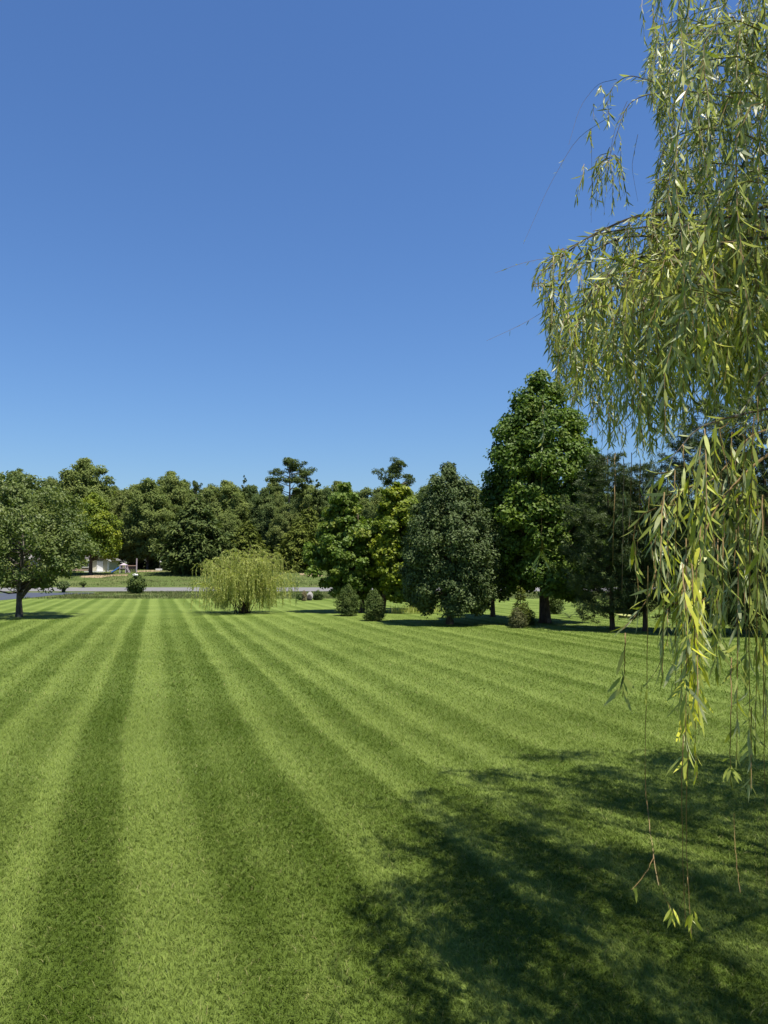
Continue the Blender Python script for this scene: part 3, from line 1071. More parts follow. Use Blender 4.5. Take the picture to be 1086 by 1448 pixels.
# tall grass tuft before the oval tree
P = gpos(592, 868)
root = thing('grass_clump', P, 'tall pale green grass clump left of the grey-green oval tree', 'grass clump')
g = Geo()
n = 500
bx = rng.normal(0, .75, n)
by = rng.normal(0, .35, n)
hgt = rng.uniform(.25, .75, n)
c = np.column_stack([bx, by, hgt * .5])
dd = nrm(np.column_stack([rng.normal(0, .25, n), rng.normal(0, .25, n), np.ones(n)]))
nn = nrm(np.cross(dd, randdir(n)))
diamonds(g, c, dd, nn, hgt, .03, np.column_stack([rng.random(n), rng.random(n) * .3]))
g.build('foliage', lm_shrubw, root)


# ------------------------------------------------------------------ weeping strands
def strand_path(p0, out, length, n, hook=.25, sway=.06):
    """starts along out (unit), bends over and hangs"""
    s = np.linspace(0, 1, n)
    t = np.clip(s / .45, 0, 1)
    dirs = np.array([out]) * (hook * (1 - t) ** 1.3)[:, None] * 3.2 + np.array([[0, 0, -1.0]]) * (0.15 + .85 * np.clip(t * 1.3, 0, 1))[:, None]
    sw = rng.normal(0, sway, 2)
    dirs[:, :2] += sw * np.sin(s * rng.uniform(2, 5) + rng.uniform(0, 6))[:, None]
    dirs += rng.normal(0, .05, dirs.shape)
    dirs = nrm(dirs)
    step = length / (n - 1)
    return np.asarray(p0) + np.concatenate([[np.zeros(3)], np.cumsum(dirs[:-1] * step, axis=0)])


def lance_leaves(g, base, d, n, Ln, Wd, curl, tint, mat=0):
    """narrow curved leaves: 8 vertices each"""
    k = len(base)
    s = nrm(np.cross(n, d))
    n = np.cross(d, s)
    rows = [(0, 0), (.28, .85), (.55, 1), (.8, .55), (1, 0)]
    Ln = np.broadcast_to(Ln, (k,))[:, None]
    Wd = np.broadcast_to(Wd, (k,))[:, None]
    curl = np.broadcast_to(curl, (k,))[:, None]
    vs = []
    for i, (u, wv) in enumerate(rows):
        c = base + d * Ln * u + n * curl * Ln * u * u
        if wv == 0:
            vs.append(c)
        else:
            vs.append(c + s * Wd * .5 * wv)
            vs.append(c - s * Wd * .5 * wv)
    v = np.stack(vs, 1)
    b = np.arange(k)[:, None] * 8
    g.add(v.reshape(-1, 3), [b + np.array([[0, 2, 1]]), b + np.array([[1, 2, 4, 3]]), b + np.array([[3, 4, 6, 5]]), b + np.array([[5, 6, 7]])], np.repeat(tint, 8, 0), mat)


def dress(g, path, spacing, Ln, Wd, spread=.7, tone=.5, yellow=.1, frm=.1, to=1.0, twig=.0022, twmat=1, keep=1.0):
    seg = np.linalg.norm(np.diff(path, axis=0), axis=1)
    cum = np.concatenate([[0], np.cumsum(seg)])
    tot = cum[-1]
    if twig:
        tube(g, path, twig * np.linspace(1.3, .6, len(path)), 3, None, twmat, False)
    k = int(tot * (to - frm) / spacing)
    if k < 1:
        return
    q = (frm + (to - frm) * (np.arange(k) + rng.random(k) * .6) / k) * tot
    if keep < 1:
        q = q[rng.random(k) < keep]
        k = len(q)
        if k < 1:
            return
    pos = np.stack([np.interp(q, cum, path[:, i]) for i in range(3)], -1)
    tan = nrm(np.stack([np.interp(q, .5 * (cum[1:] + cum[:-1]), np.diff(path[:, i]) / np.maximum(seg, 1e-6)) for i in range(3)], -1))
    az = np.arange(k) * 2.4 + rng.normal(0, .5, k) + rng.uniform(0, 6)
    r1 = nrm(np.cross(tan, np.array([[.3, .9, .2]])))
    r2 = np.cross(tan, r1)
    rad = np.cos(az)[:, None] * r1 + np.sin(az)[:, None] * r2
    sp_ = np.clip(rng.normal(spread, .34, k), .1, 1.7)[:, None]
    d = nrm(tan + rad * sp_ + np.array([[0, 0, -.35]]) + rng.normal(0, .2, (k, 3)))
    n = nrm(rad * .8 + rng.normal(0, .55, (k, 3)))
    sz = rng.uniform(.6, 1.15, k) * np.where(q / tot > .93, .75, 1)
    tint = np.stack([np.clip(tone + rng.normal(0, .30, k), 0, 1), np.clip(yellow * rng.uniform(0, 2, k) + (rng.random(k) < .05) * .5, 0, 1)], -1)
    lance_leaves(g, pos, d, n, Ln * sz, Wd * sz * rng.uniform(.8, 1.2, k), rng.normal(-.05, .24, k), tint)


# ------------------------------------------------------------------ weeping willow shrub in the middle of the lawn edge
P = gpos(345, 867)
D = P[1]
H = hh(867 - 778, D)
root = thing('willow_shrub', P, 'round pale yellow-green weeping willow shrub standing at the far end of the lawn', 'shrub')
gs, gc = Geo(), Geo()
tips = []
for i in range(40):
    az = i * 2.39996 + rng.normal(0, .2)
    rr = 2.95 * math.sqrt((i + .5) / 40) * rng.uniform(.8, 1.15)
    zt = (H + .22) * math.sqrt(max(.12, 1 - (rr / 3.5) ** 2)) * rng.uniform(.86, 1.06)
    tip = np.array([rr * math.cos(az), rr * math.sin(az), zt])
    b = np.array([rng.normal(0, .2), rng.normal(0, .2), -.1])
    pth = np.array([b, b + (tip - b) * np.array([.22, .22, .4]), b + (tip - b) * np.array([.55, .55, .8]), tip])
    pth[1:3] += rng.normal(0, .06, (2, 3))
    tube(gs, pth, [.028, .022, .014, .006], 5)
    for q in range(32):
        f = rng.uniform(.5, 1.0)
        p0 = np.stack([np.interp(f, [0, .4, .8, 1], pth[:, j]) for j in range(3)])
        a2 = az + rng.normal(0, .7)
        out = nrm(np.array([math.cos(a2), math.sin(a2), .5]))
        ln = rng.uniform(.8, 2.3) * (0.65 + .35 * f)
        ln = min(ln, max(.35, p0[2] - rng.uniform(-.05, .4) + .4))
        path = strand_path(p0, out, ln, 7, .34, .1)
        keepz = path[:, 2] > .12
        path = path[keepz]
        if len(path) < 3:
            continue
        dress(gc, path, .036, .15, .028, .6, .5, .16, 0, 1, 0.004, 0)
gs.build('stem', bark_brown, root, True)
gc.build('foliage', lm_shrubw, root)

# ------------------------------------------------------------------ the big weeping willow at the right
WX, WY = 4.9, 5.6       # middle of the crown
TX, TY = 5.9, 5.3       # foot of the trunk
willow = thing('weeping_willow', (TX, TY, 0), 'big weeping willow with long hanging leafy strands on the right', 'willow tree')
gw, gl, gt = Geo(), Geo(), Geo()     # leaves+twigs, limbs, trunk
tube(gt, [(TX, TY, -.2), (TX, TY, .25), (TX - .05, TY + .05, 1.4), (TX - .1, TY + .02, 2.6), (TX - .25, TY + .1, 3.6)], [.42, .30, .26, .24, .22], 12)
tops = []
for i, (dx, dy, z, r) in enumerate([(-1.7, .3, 5.6, .10), (-1.2, -1.4, 5.4, .10), (.4, -2.4, 6.4, .10), (2.2, -.6, 6.7, .11), (1.4, 1.7, 6.8, .11), (-1.0, 1.9, 7.0, .11), (-.3, .2, 8.6, .13)]):
    a = np.array([TX - .2, TY + .1, 3.2 + .1 * (i % 3)])
    r *= .8
    b = np.array([WX + dx, WY + dy, z])
    pth = np.array([a, a + (b - a) * np.array([.25, .25, .45]), a + (b - a) * np.array([.6, .6, .85]), b, b + np.array([dx * .3, dy * .3, -.25])])
    pth[1:4] += rng.normal(0, .1, (3, 3))
    tube(gl, pth, np.array([1.1, .6, .4, .22, .08]) * r, 7)
    tops.append(pth)

ALLOW1 = [(905, -400), (922, 40), (912, 90), (905, 120), (935, 190), (925, 240), (915, 300), (1500, 300), (1500, -400)]
ALLOW2 = [(905, 300), (830, 330), (790, 348), (744, 385), (768, 440), (776, 500), (795, 560), (838, 600), (862, 640), (905, 660), (945, 640), (985, 600), (1500, 600), (1500, 290)]


def inpoly(px, py, poly):
    x, y = np.asarray(px), np.asarray(py)
    c = np.zeros(x.shape, bool)
    n = len(poly)
    for i in range(n):
        x0, y0 = poly[i]
        x1, y1 = poly[(i + 1) % n]
        k = ((y0 > y) != (y1 > y)) & (x < (x1 - x0) * (y - y0) / (y1 - y0 + 1e-9) + x0)
        c ^= k
    return c


def in_frame_ok(path, pad=8):
    px, py, f = proj(path)
    inside = (px > -20) & (px < 1086 + pad) & (py > -20) & (py < 1470) & (f > .1)
    ok = inpoly(px, py, ALLOW1) | inpoly(px, py, ALLOW2)
    return ~inside | ok


def willow_out(p):
    v = np.array([p[0] - WX, p[1] - WY, 0])
    v = v / max(np.linalg.norm(v), 1e-6)
    v = v + rng.normal(0, .35, 3) * np.array([1, 1, 0])
    v[2] = .25
    return nrm(v)


# crown that follows the dome of the tree (mostly outside the picture; it casts the shade)
n_dome = 1050
for i in range(n_dome + 4700):
    if i % 6 == 0:                       # strands hang in bunches of six
        rr = 4.15 * math.sqrt(rng.random())
        az = rng.uniform(0, 2 * PI)
        X0, Y0 = WX + rr * math.cos(az), WY + rr * math.sin(az) * .95
        ztop = 3.2 + 5.4 * math.sqrt(max(0.02, 1 - (rr / 4.5) ** 2))
        z0_ = ztop * rng.uniform(.62, 1.0)
    X, Y, z = X0 + rng.normal(0, .13), Y0 + rng.normal(0, .13), z0_ + rng.normal(0, .12)
    if Y < 1.9 and X < 3.5:
        continue
    p0 = np.array([X, Y, z])
    ln = rng.uniform(.8, 2.2)
    path = strand_path(p0, willow_out(p0), ln, 9, .3, .08)
    ok = in_frame_ok(path)
    if not ok[0]:
        continue
    if i >= n_dome:
        px, py, f = proj(path)
        if np.any((px < 1110) & (px > -40) & (py > -40) & (py < 1480) & (f > 0)):
            continue
    bad = np.where(~ok)[0]
    if len(bad):
        path = path[:bad[0]]
    path = path[path[:, 2] > 1.3]
    if len(path) < 4:
        continue
    dress(gw, path, .022, .105, .0138, .7, rng.uniform(.25, .75), rng.uniform(.02, .18), .03, 1)


def arc(pts, Y, r0=.012, hang=(.5, 1.3), every=.075, tone=.54, yellow=.16, Ln=.10, dY=.35, y_end=None, keep=1.0, twmat=2, start=.12, mask=True):
    """a branch through photo pixels at distance Y; strands hang off it"""
    n = 40
    P = np.array(pts, float)
    s = np.concatenate([[0], np.cumsum(np.linalg.norm(np.diff(P, axis=0), axis=1))])
    t = np.linspace(0, s[-1], n)
    # smooth through the points
    ix = np.interp(t, s, P[:, 0])
    iy = np.interp(t, s, P[:, 1])
    for _ in range(5):
        ix[1:-1] = (ix[:-2] + ix[1:-1] * 2 + ix[2:]) / 4
        iy[1:-1] = (iy[:-2] + iy[1:-1] * 2 + iy[2:]) / 4
    yy = np.linspace(Y + dY, Y - dY * .3, n)
    W = np.array([at(ix[k], iy[k], yy[k]) for k in range(n)])
    tube(gw, W, r0 * np.linspace(1, .18, n), 5, None, twmat, False)
    seg = np.linalg.norm(np.diff(W, axis=0), axis=1)
    cum = np.concatenate([[0], np.cumsum(seg)])
    dress(gw, W[int(n * .35):], .03, Ln, Ln / 8, .7, tone, yellow, .1, 1, 0)
    k = int(cum[-1] / (every * (1.2 if Y > 5.3 or Y < 3.5 else .9)))
    nodes = np.linspace(start, 1, max(2, int(k / 5))) + rng.normal(0, .02, max(2, int(k / 5)))
    nlen = rng.uniform(.65, 1.3, len(nodes))
    for q in np.arange(k):
        ni = rng.integers(len(nodes))
        q = np.clip(nodes[ni] + rng.normal(0, .012), 0, 1) * cum[-1]
        p0 = np.array([np.interp(q, cum, W[:, j]) for j in range(3)]) + rng.normal(0, .03, 3)
        a2 = rng.uniform(0, 2 * PI)
        out = nrm(np.array([math.cos(a2) - .5, math.sin(a2), .15]))
        path = strand_path(p0, out, rng.uniform(*hang) * nlen[ni], 8, .13, .09)
        if mask:
            ok = in_frame_ok(path)
            bad = np.where(~ok)[0]
            if len(bad):
                path = path[:max(bad[0], 0)]
        if len(path) < 3:
            continue
        dress(gw, path, .022, Ln, Ln / 8, .72, np.clip(tone + rng.normal(0, .15), 0, 1), yellow * rng.uniform(.3, 1.7), .03, 1, keep=keep)


R1 = np.random.default_rng(8)
# high branches (top right of the picture)
arc([(1150, 30), (1060, -20), (980, -40), (935, -10), (922, 60)], 6.8, hang=(.4, .9), every=.11, tone=.5)
arc([(1150, 100), (1060, 60), (990, 40), (955, 70)], 6.4, hang=(.5, 1.1), every=.1)
arc([(1150, 165), (1014, 133), (974, 129), (922, 131), (887, 143), (862, 222)], 6.0, r0=.010, hang=(.15, .45), every=.10, tone=.5, mask=False)
arc([(1020, 150), (930, 118), (890, 105), (866, 120), (858, 150)], 6.0, r0=.008, hang=(.1, .3), every=.1, mask=False, keep=.8)
arc([(1150, 120), (1040, 95), (985, 90), (940, 100)], 6.2, hang=(.5, 1.2), every=.1)
arc([(1150, 220), (1050, 190), (985, 180), (940, 200), (928, 260)], 5.8, hang=(.5, 1.2), every=.09)
arc([(1150, 260), (1060, 235), (1000, 230), (950, 250)], 5.6, hang=(.5, 1.0), every=.08)
for q in range(6):
    x0, y0 = 955 + q * 22 + R1.uniform(-8, 8), R1.uniform(-60, 210)
    yy_ = R1.uniform(5.4, 7.0)
    arc([(1160, y0 + R1.uniform(-10, 50)), (x0 + 70, y0 - 12), (x0 + 15, y0), (x0, y0 + 45)], yy_, r0=.008, hang=(.5, 1.3), every=.07, tone=R1.uniform(.4, .65), yellow=R1.uniform(.05, .25))
for q in range(6):
    x0, y0 = 985 + q * 15 + R1.uniform(-8, 8), R1.uniform(230, 430)
    arc([(1160, y0 + R1.uniform(-10, 40)), (x0 + 70, y0 - 10), (x0 + 15, y0), (x0, y0 + 40)], R1.uniform(4.3, 5.6), r0=.008, hang=(.4, 1.0), every=.07, tone=R1.uniform(.4, .7), yellow=R1.uniform(.05, .3))
# the middle fan that reaches farthest left
arc([(1150, 330), (1010, 305), (900, 303), (825, 338), (760, 392)], 5.2, r0=.018, hang=(.25, .8), every=.055, tone=.5)
arc([(1150, 365), (1000, 335), (880, 333), (805, 372), (782, 440)], 5.0, r0=.014, hang=(.4, 1.0), every=.05, tone=.55)
arc([(1150, 300), (1020, 275), (950, 272), (905, 318)], 5.3, hang=(.6, 1.3), every=.06)
arc([(1150, 400), (1020, 375), (910, 365), (835, 405), (806, 490)], 4.8, r0=.014, hang=(.5, 1.1), every=.045, tone=.6, yellow=.15)
arc([(1150, 440), (1040, 415), (960, 400), (880, 430), (850, 510)], 4.6, hang=(.5, .95), every=.05, tone=.6, yellow=.15)
arc([(1150, 380), (1060, 350), (990, 350), (930, 400)], 4.6, hang=(.5, 1.1), every=.05, tone=.68, yellow=.3)
arc([(1150, 330), (1080, 310), (1020, 320), (970, 380)], 4.4, hang=(.5, 1.1), every=.05, tone=.7, yellow=.32)
arc([(1150, 500), (1060, 470), (990, 470), (940, 520)], 4.6, hang=(.3, .7), every=.06, tone=.5)
arc([(1170, 480), (1100, 440), (1040, 430), (1000, 470)], 4.4, hang=(.3, .75), every=.05, tone=.55)
arc([(1150, 310), (1040, 305), (970, 315), (930, 370)], 4.0, hang=(.4, .85), every=.05, tone=.8, yellow=.45, Ln=.11)
arc([(1150, 345), (1070, 335), (1015, 345), (985, 400)], 3.7, hang=(.4, .8), every=.05, tone=.8, yellow=.5, Ln=.11)
arc([(1150, 360), (980, 350), (870, 370), (830, 440)], 4.3, hang=(.4, .8), every=.05, tone=.78, yellow=.35, Ln=.11)
arc([(1150, 330), (980, 312), (840, 330), (775, 368), (752, 405)], 5.0, r0=.010, hang=(.3, .8), every=.06, tone=.6, yellow=.2)
# far wisps
arc([(880, 470), (830, 500), (812, 560)], 5.2, r0=.006, hang=(.2, .5), every=.07, tone=.4)

# low near strands in front of the pines: (start pixel) -> (end pixel)
def near(x0, y0, x1, y1, Y, Ln=.095, tone=.62, yellow=.38, frm=.0, to=1.0, spacing=.022, twig=.0019, bow=0, keep=1.0, spread=.55, twmat=1, n=14):
    t = np.linspace(0, 1, n)
    ix = x0 + (x1 - x0) * t ** 1.6 + bow * np.sin(t * PI) + rng.normal(0, .5, n) * (t > 0)
    iy = y0 + (y1 - y0) * t
    yy = Y + .12 * np.sin(t * 3 + x0)
    W = np.array([at(ix[k], iy[k], yy[k]) for k in range(n)])
    dress(gw, W, spacing, Ln, Ln / 8, spread, tone, yellow, frm, to, twig, twmat, keep)


# limbs of this low part, with the pale forked twig across the dark pines
arc([(1190, 560), (1100, 575), (1030, 590), (985, 605), (948, 650)], 2.9, r0=.008, hang=(.2, .55), every=.07, tone=.55, yellow=.25, Ln=.09, dY=.25, mask=False)
arc([(1200, 600), (1120, 620), (1068, 655), (1015, 710), (990, 770), (977, 830)], 2.6, r0=.0075, hang=(.12, .35), every=.08, tone=.65, yellow=.4, Ln=.09, dY=.25, mask=False, twmat=1)
arc([(1190, 610), (1110, 600), (1060, 615), (1010, 680), (965, 690), (942, 720)], 2.7, r0=.005, hang=(.15, .4), every=.08, tone=.65, yellow=.35, Ln=.09, dY=.25, mask=False, twmat=1)
arc([(1200, 520), (1130, 500), (1080, 530), (1040, 600)], 3.0, r0=.008, hang=(.3, .7), every=.075, tone=.55, yellow=.25, Ln=.10, mask=False)
R2 = np.random.default_rng(3)
for i in range(11):
    x = R2.uniform(935, 1000)
    near(x + R2.uniform(-6, 14), R2.uniform(600, 720), x, R2.uniform(800, 935), R2.uniform(2.4, 3.0), tone=R2.uniform(.4, .8), yellow=R2.uniform(.05, .4), bow=R2.uniform(-8, 8))
for i in range(14):
    x = R2.uniform(1005, 1098)
    near(x + R2.uniform(-6, 14), R2.uniform(560, 720), x, R2.uniform(790, 915), R2.uniform(2.4, 3.1), tone=R2.uniform(.3, .75), yellow=R2.uniform(.05, .3), bow=R2.uniform(-8, 8))
# the main yellow-green tail and its companions
for x0, x1, y1, yl in ((985, 985, 1100, .9), (976, 972, 1060, .8), (968, 962, 1040, .5), (978, 980, 1010, .8), (960, 955, 985, .35), (990, 990, 1000, .9), (970, 968, 1090, .3), (982, 988, 1040, .9), (965, 975, 960, .7)):
    near(x0, 780 + R2.uniform(-40, 40), x1, y1, R2.uniform(2.35, 2.6), tone=.85, yellow=yl, bow=R2.uniform(-4, 4), spread=.42, spacing=.022)
for x0, x1, y1 in ((1015, 1013, 955), (1022, 1018, 940), (1010, 1008, 930)):
    near(x0, 760, x1, y1, 2.7, tone=.4, yellow=.1, spread=.4)
for x0, x1, y1 in ((1045, 1041, 1075), (1060, 1060, 1110), (1072, 1068, 1050), (1080, 1083, 1030), (1052, 1056, 960), (1078, 1074, 930)):
    near(x0, 700, x1, y1, R2.uniform(2.5, 2.8), tone=.45, yellow=.15, spread=.42, keep=.75)
near(884, 895, 880, 985, 2.5, tone=.3, yellow=.05, keep=.6, spread=.35, Ln=.09)
near(1034, 930, 1032, 1105, 2.6, tone=.35, yellow=.1, frm=.75, spread=.5, Ln=.08)
near(1062, 1000, 1062, 1115, 2.6, tone=.35, yellow=.1, keep=.6, spread=.45, Ln=.08)
# bare strings with a few leaves at the tip
near(916, 800, 912, 1090, 2.4, frm=.99, twig=.0016)
near(912, 1088, 931, 1252, 2.4, frm=.985, twig=.0014)
near(929, 1225, 951, 1290, 2.4, frm=.86, twig=.0012, Ln=.05, spread=.4, yellow=.5)
near(925, 1205, 893, 1258, 2.4, frm=.95, twig=.0010, Ln=.06, yellow=.1)
near(966, 1040, 969, 1300, 2.4, frm=.99, twig=.0016, bow=-3)
near(973, 1060, 978, 1320, 2.4, frm=.93, twig=.0016, Ln=.07, yellow=.6, bow=-4)
near(972, 1240, 955, 1300, 2.4, frm=.9, twig=.0010, Ln=.055, yellow=.15)
near(1080, 900, 1084, 1255, 2.6, frm=.99, twig=.0016)
near(1038, 1150, 1046, 1262, 2.6, frm=.99, twig=.0011)
near(925, 790, 880, 890, 2.5, frm=.2, twig=.0016, tone=.6, yellow=.35, bow=8, Ln=.085)
near(935, 930, 905, 975, 2.5, frm=.55, twig=.001, keep=.5, Ln=.06, tone=.5)
def tips(px, py, Y, n, Ln, yellow=.5, down=1.0):
    base = np.tile(at(px, py, Y), (n, 1)) + rng.normal(0, .004, (n, 3))
    d = nrm(np.column_stack([rng.normal(0, .45, n), rng.normal(0, .3, n), -down * np.ones(n)]))
    lance_leaves(gw, base, d, nrm(np.column_stack([rng.normal(0, .4, n), -np.ones(n), rng.normal(0, .4, n) + .4])), Ln * rng.uniform(.7, 1.1, n), Ln / 6 * np.ones(n), rng.normal(0, .15, n), np.column_stack([rng.uniform(.5, 1, n), rng.uniform(.2, 1, n) * yellow]))


tips(951, 1283, 2.4, 4, .05, .8)
tips(977, 1290, 2.4, 5, .062, .8)
tips(955, 1290, 2.4, 2, .05, .3)
tips(895, 1252, 2.4, 2, .05, .2)
tips(915, 975, 2.4, 2, .06, .2)
tips(1032, 1085, 2.6, 5, .07, .1)
tips(880, 955, 2.5, 4, .075, .1)
# string with leaf bunch in front of the tall conical tree
near(768, 545, 766, 660, 4.8, frm=.2, twig=.0012, tone=.6, yellow=.1, keep=.7, spread=.3, Ln=.10)
near(766, 655, 766, 772, 4.8, frm=.97, twig=.0014)
near(766, 765, 759, 800, 4.8, frm=.2, Ln=.09, yellow=.3, spread=.5)
near(766, 765, 775, 800, 4.8, frm=.3, Ln=.09, yellow=.2, spread=.5)
for x in (838, 846, 853, 862):
    near(x, 560, x - 3, R2.uniform(630, 660), 4.9, frm=.99, twig=.0018)
for x0, y0, x1, y1 in ((870, 640, 866, 800), (893, 640, 888, 770), (882, 650, 879, 840), (905, 650, 899, 800)):
    near(x0, y0, x1, y1, 4.4, frm=.2, twig=.0024, tone=.3, yellow=.1, keep=.22, Ln=.09)
# thin bare wisps against the sky
for pts, Y in (([(872, 112), (845, 118), (820, 150), (804, 205)], 5.8), ([(862, 165), (815, 195), (775, 265), (740, 345)], 5.8), ([(887, 143), (868, 185), (858, 250), (854, 305)], 5.9),
               ([(800, 366), (765, 366), (735, 373), (700, 386)], 5.2), ([(808, 418), (776, 436), (740, 458), (688, 482)], 5.1), ([(902, 190), (893, 235), (902, 285)], 5.7), ([(836, 182), (837, 240), (836, 315)], 5.8)):
    P_ = np.array(pts, float)
    s = np.linspace(0, 1, len(P_))
    tt = np.linspace(0, 1, 14)
    W = np.array([at(np.interp(t, s, P_[:, 0]), np.interp(t, s, P_[:, 1]), Y) for t in tt])
    W[1:-1] = (W[:-2] + W[1:-1] + W[2:]) / 3
    tube(gw, W, .0017 * np.linspace(1.2, .5, 14), 3, None, 1, False)
    dress(gw, W, .06, .05, .007, .6, .5, .1, .1, 1, 0, keep=.35)
for x0, y0, x1, y1 in ((826, 232, 813, 282), (835, 182, 834, 195), (877, 200, 879, 245), (850, 120, 847, 130)):
    near(x0, y0, x1, y1, 5.8, Ln=.10, tone=.4, yellow=.05, spread=.4)
for x0, y0, x1, y1 in ((908, 0, 912, 60), (930, -20, 921, 90), (925, -10, 916, 118), (962, -10, 955, 120), (968, -10, 960, 150), (950, 0, 944, 100)):
    near(x0, y0, x1, y1, 6.6, Ln=.11, tone=.45, yellow=.05, spread=.4, spacing=.035)

gt.build('trunk', m_twig_dark, willow, True, loc=(TX, TY, 0))
gl.build('limb', m_twig_dark, willow, True, loc=(TX, TY, 0))
gw.build('crown', [lm_will, m_twig, m_twig_dark], willow, False, loc=(TX, TY, 0))

# ------------------------------------------------------------------ trees on the bank beyond the road
CED = [(0, .72), (.12, .98), (.3, 1), (.55, .8), (.75, .5), (.9, .24), (1, .05)]


def bank(px, py):
    return gpos(px, py)


P = bank(275, 811.5)
conifer_tree('conifer_tree', P, 'broad dark conifer with sweeping skirts left of the weeping shrub', 'conifer', lm_cedar, bark_brown, hh(811 - 700, P[1]), 6.0, .7, .32, CED, 26, 12, 60, .85, .34, ragged=.25, droop=.2, cup=.22)
P = bank(350, 808)
conifer_tree('conifer_tree', P, 'smaller olive conifer directly behind the weeping shrub', 'conifer', lm_cedar2, bark_brown, hh(808 - 735, P[1]), 3.6, .6, .22, CED, 20, 10, 44, .7, .26, tone0=.3)
P = bank(423, 808)
conifer_tree('conifer_tree', P, 'broad olive-green conifer right of the weeping shrub', 'conifer', lm_cedar2, bark_brown, hh(808 - 738, P[1]), 4.3, .6, .22, [(0, .8), (.15, 1), (.4, .9), (.7, .55), (.9, .25), (1, .05)], 20, 11, 50, .7, .26, tone0=.42)
P = bank(436, 806)
conifer_tree('conifer_tree', P, 'taller olive conifer peaking behind the broad olive-green one', 'conifer', lm_cedar2, bark_brown, hh(806 - 714, P[1]), 4.6, .6, .25, CED, 22, 10, 46, .75, .28, tone0=.3)
P = bank(396, 806)
conifer_tree('conifer_tree', P, 'olive conifer half hidden between the weeping shrub and the broad olive-green conifer', 'conifer', lm_cedar2, bark_brown, hh(806 - 742, P[1]), 3.2, .6, .2, CED, 18, 9, 40, .7, .26, tone0=.25)
P = bank(128, 813)
clump_tree('broadleaf_tree', P, 'yellow-topped tree in front of the small house', 'tree', lm_yellow, bark_brown, hh(813 - 697, P[1]), .25,
           [dict(prof=[(0, .9), (.2, 1), (.4, 1), (.65, .8), (.85, .45), (1, .1)], z0=2.7, z1=hh(813 - 697, P[1]), rmax=4.1, n=190, rc=1.0, per=110, L=.34, W=.24, yellow=.3, tone0=.6)], limbs=24)
P = bank(70, 812)
clump_tree('broadleaf_tree', P, 'green shade tree standing before the left end of the small house', 'tree', lm_forest1, bark_brown, 9.5, .22,
           [dict(prof=ROUND, z0=2.0, z1=9.5, rmax=3.6, n=110, rc=1.0, per=70, L=.42, W=.28)], limbs=18)

# ------------------------------------------------------------------ the woods
def woods_broad(mat, prof, H, rmax, z0, n, rc, per, lob=.18, tone0=.5, L_=.37, W_=.26):
    return clump_tree('woods_tree', (0, 0, 0), '', 'tree', mat, bark_grey, H, .24, [dict(prof=prof, z0=z0, z1=H, rmax=rmax, n=n, rc=rc, per=per, L=L_, W=W_, lob=lob, yellow=.05, tone0=tone0, lobes=30, lobe_r=1.2, fill=190)], limbs=20)


def woods_pine(H, zc, seed_n, spread=4.0):
    """tall bare trunk, cloud-like tufts of needles on a few crooked limbs"""
    root = thing('woods_pine', (0, 0, 0), '', 'pine')
    gt, gc = Geo(), Geo()
    gb = gt
    tp, trd = trunk_geo(H * .97, .30, .07, (.4, 0), 1.3, 9, .08)
    tube(gt, tp, trd, 8)
    C = []
    for i in range(seed_n):
        t = (i + rng.random()) / seed_n
        z = zc + t * (H - zc)
        az = i * 2.39996 + rng.normal(0, .4)
        r = spread * (.5 + .5 * math.sin(PI * (.2 + .7 * t))) * rng.uniform(.45, 1.05) * (1 - .45 * t ** 2)
        c = np.array([r * math.cos(az), r * math.sin(az), z + .25 * r])
        zb = z - .1 * r
        a = np.array([np.interp(zb, tp[:, 2], tp[:, 0]), np.interp(zb, tp[:, 2], tp[:, 1]), zb])
        tube(gb, np.array([a, a * .5 + c * .5 + [0, 0, -.1], c]), [.09, .06, .02], 5)
        for q in range(4):
            C.append(c + rng.normal(0, .6, 3) * np.array([1, 1, .45]))
    C = np.array(C)
    leaves_in_clumps(gc, C, rng.uniform(.5, 1.05, len(C)), (0, 0), 80, .5, .15, .6, .03, -.2, .2, .9)
    gt.build('trunk', bark_pine, root, True)
    gc.build('crown', lm_cedar, root)
    return root


kinds = {
    'a': (woods_broad(lm_forest1, ROUND, 18, 4.6, 2.5, 170, 1.12, 105), 18.),
    'b': (woods_broad(lm_forest2, OVAL, 18, 4.0, 2.0, 170, 1.12, 105, tone0=.45), 18.),
    'c': (woods_broad(lm_forest3, ROUND, 18, 4.8, 2.5, 170, 1.12, 105), 18.),
    'd': (woods_broad(lm_forest1, [(0, .5), (.2, .8), (.5, 1), (.75, .9), (.92, .55), (1, .2)], 18, 4.3, 3.5, 170, 1.12, 105, .24, .55), 18.),
    'k': (conifer_tree('woods_conifer', (0, 0, 0), '', 'conifer', lm_cedar, bark_brown, 18, 3.5, 1.0, .26, CED, 26, 10, 55, .7, .28, ragged=.3, tone0=.4), 18.),
    'p': (woods_pine(20, 13.5, 17), 20.),
    'q': (woods_pine(20, 15.5, 12, 3.6), 20.),
}
used = set()


def wood(kind, px, top, Y, label, group=None, wide=1.0):
    src, h0 = kinds[kind]
    p = at(px, 805, Y)
    z = float(zg(p[0], Y))
    Ht = at(px, top, Y)[2] - z
    s = Ht / h0
    loc = (float(p[0]), float(Y), z)
    if kind not in used:
        used.add(kind)
        src.location = loc
        src.rotation_euler = (0, 0, rng.uniform(0, 6.28))
        src.scale = (s * wide, s * wide, s)
        src['label'] = label
        if group:
            src['group'] = group
        return src
    return copy_tree(src, loc, label, rng.uniform(0, 6.28), s * wide, s, group)


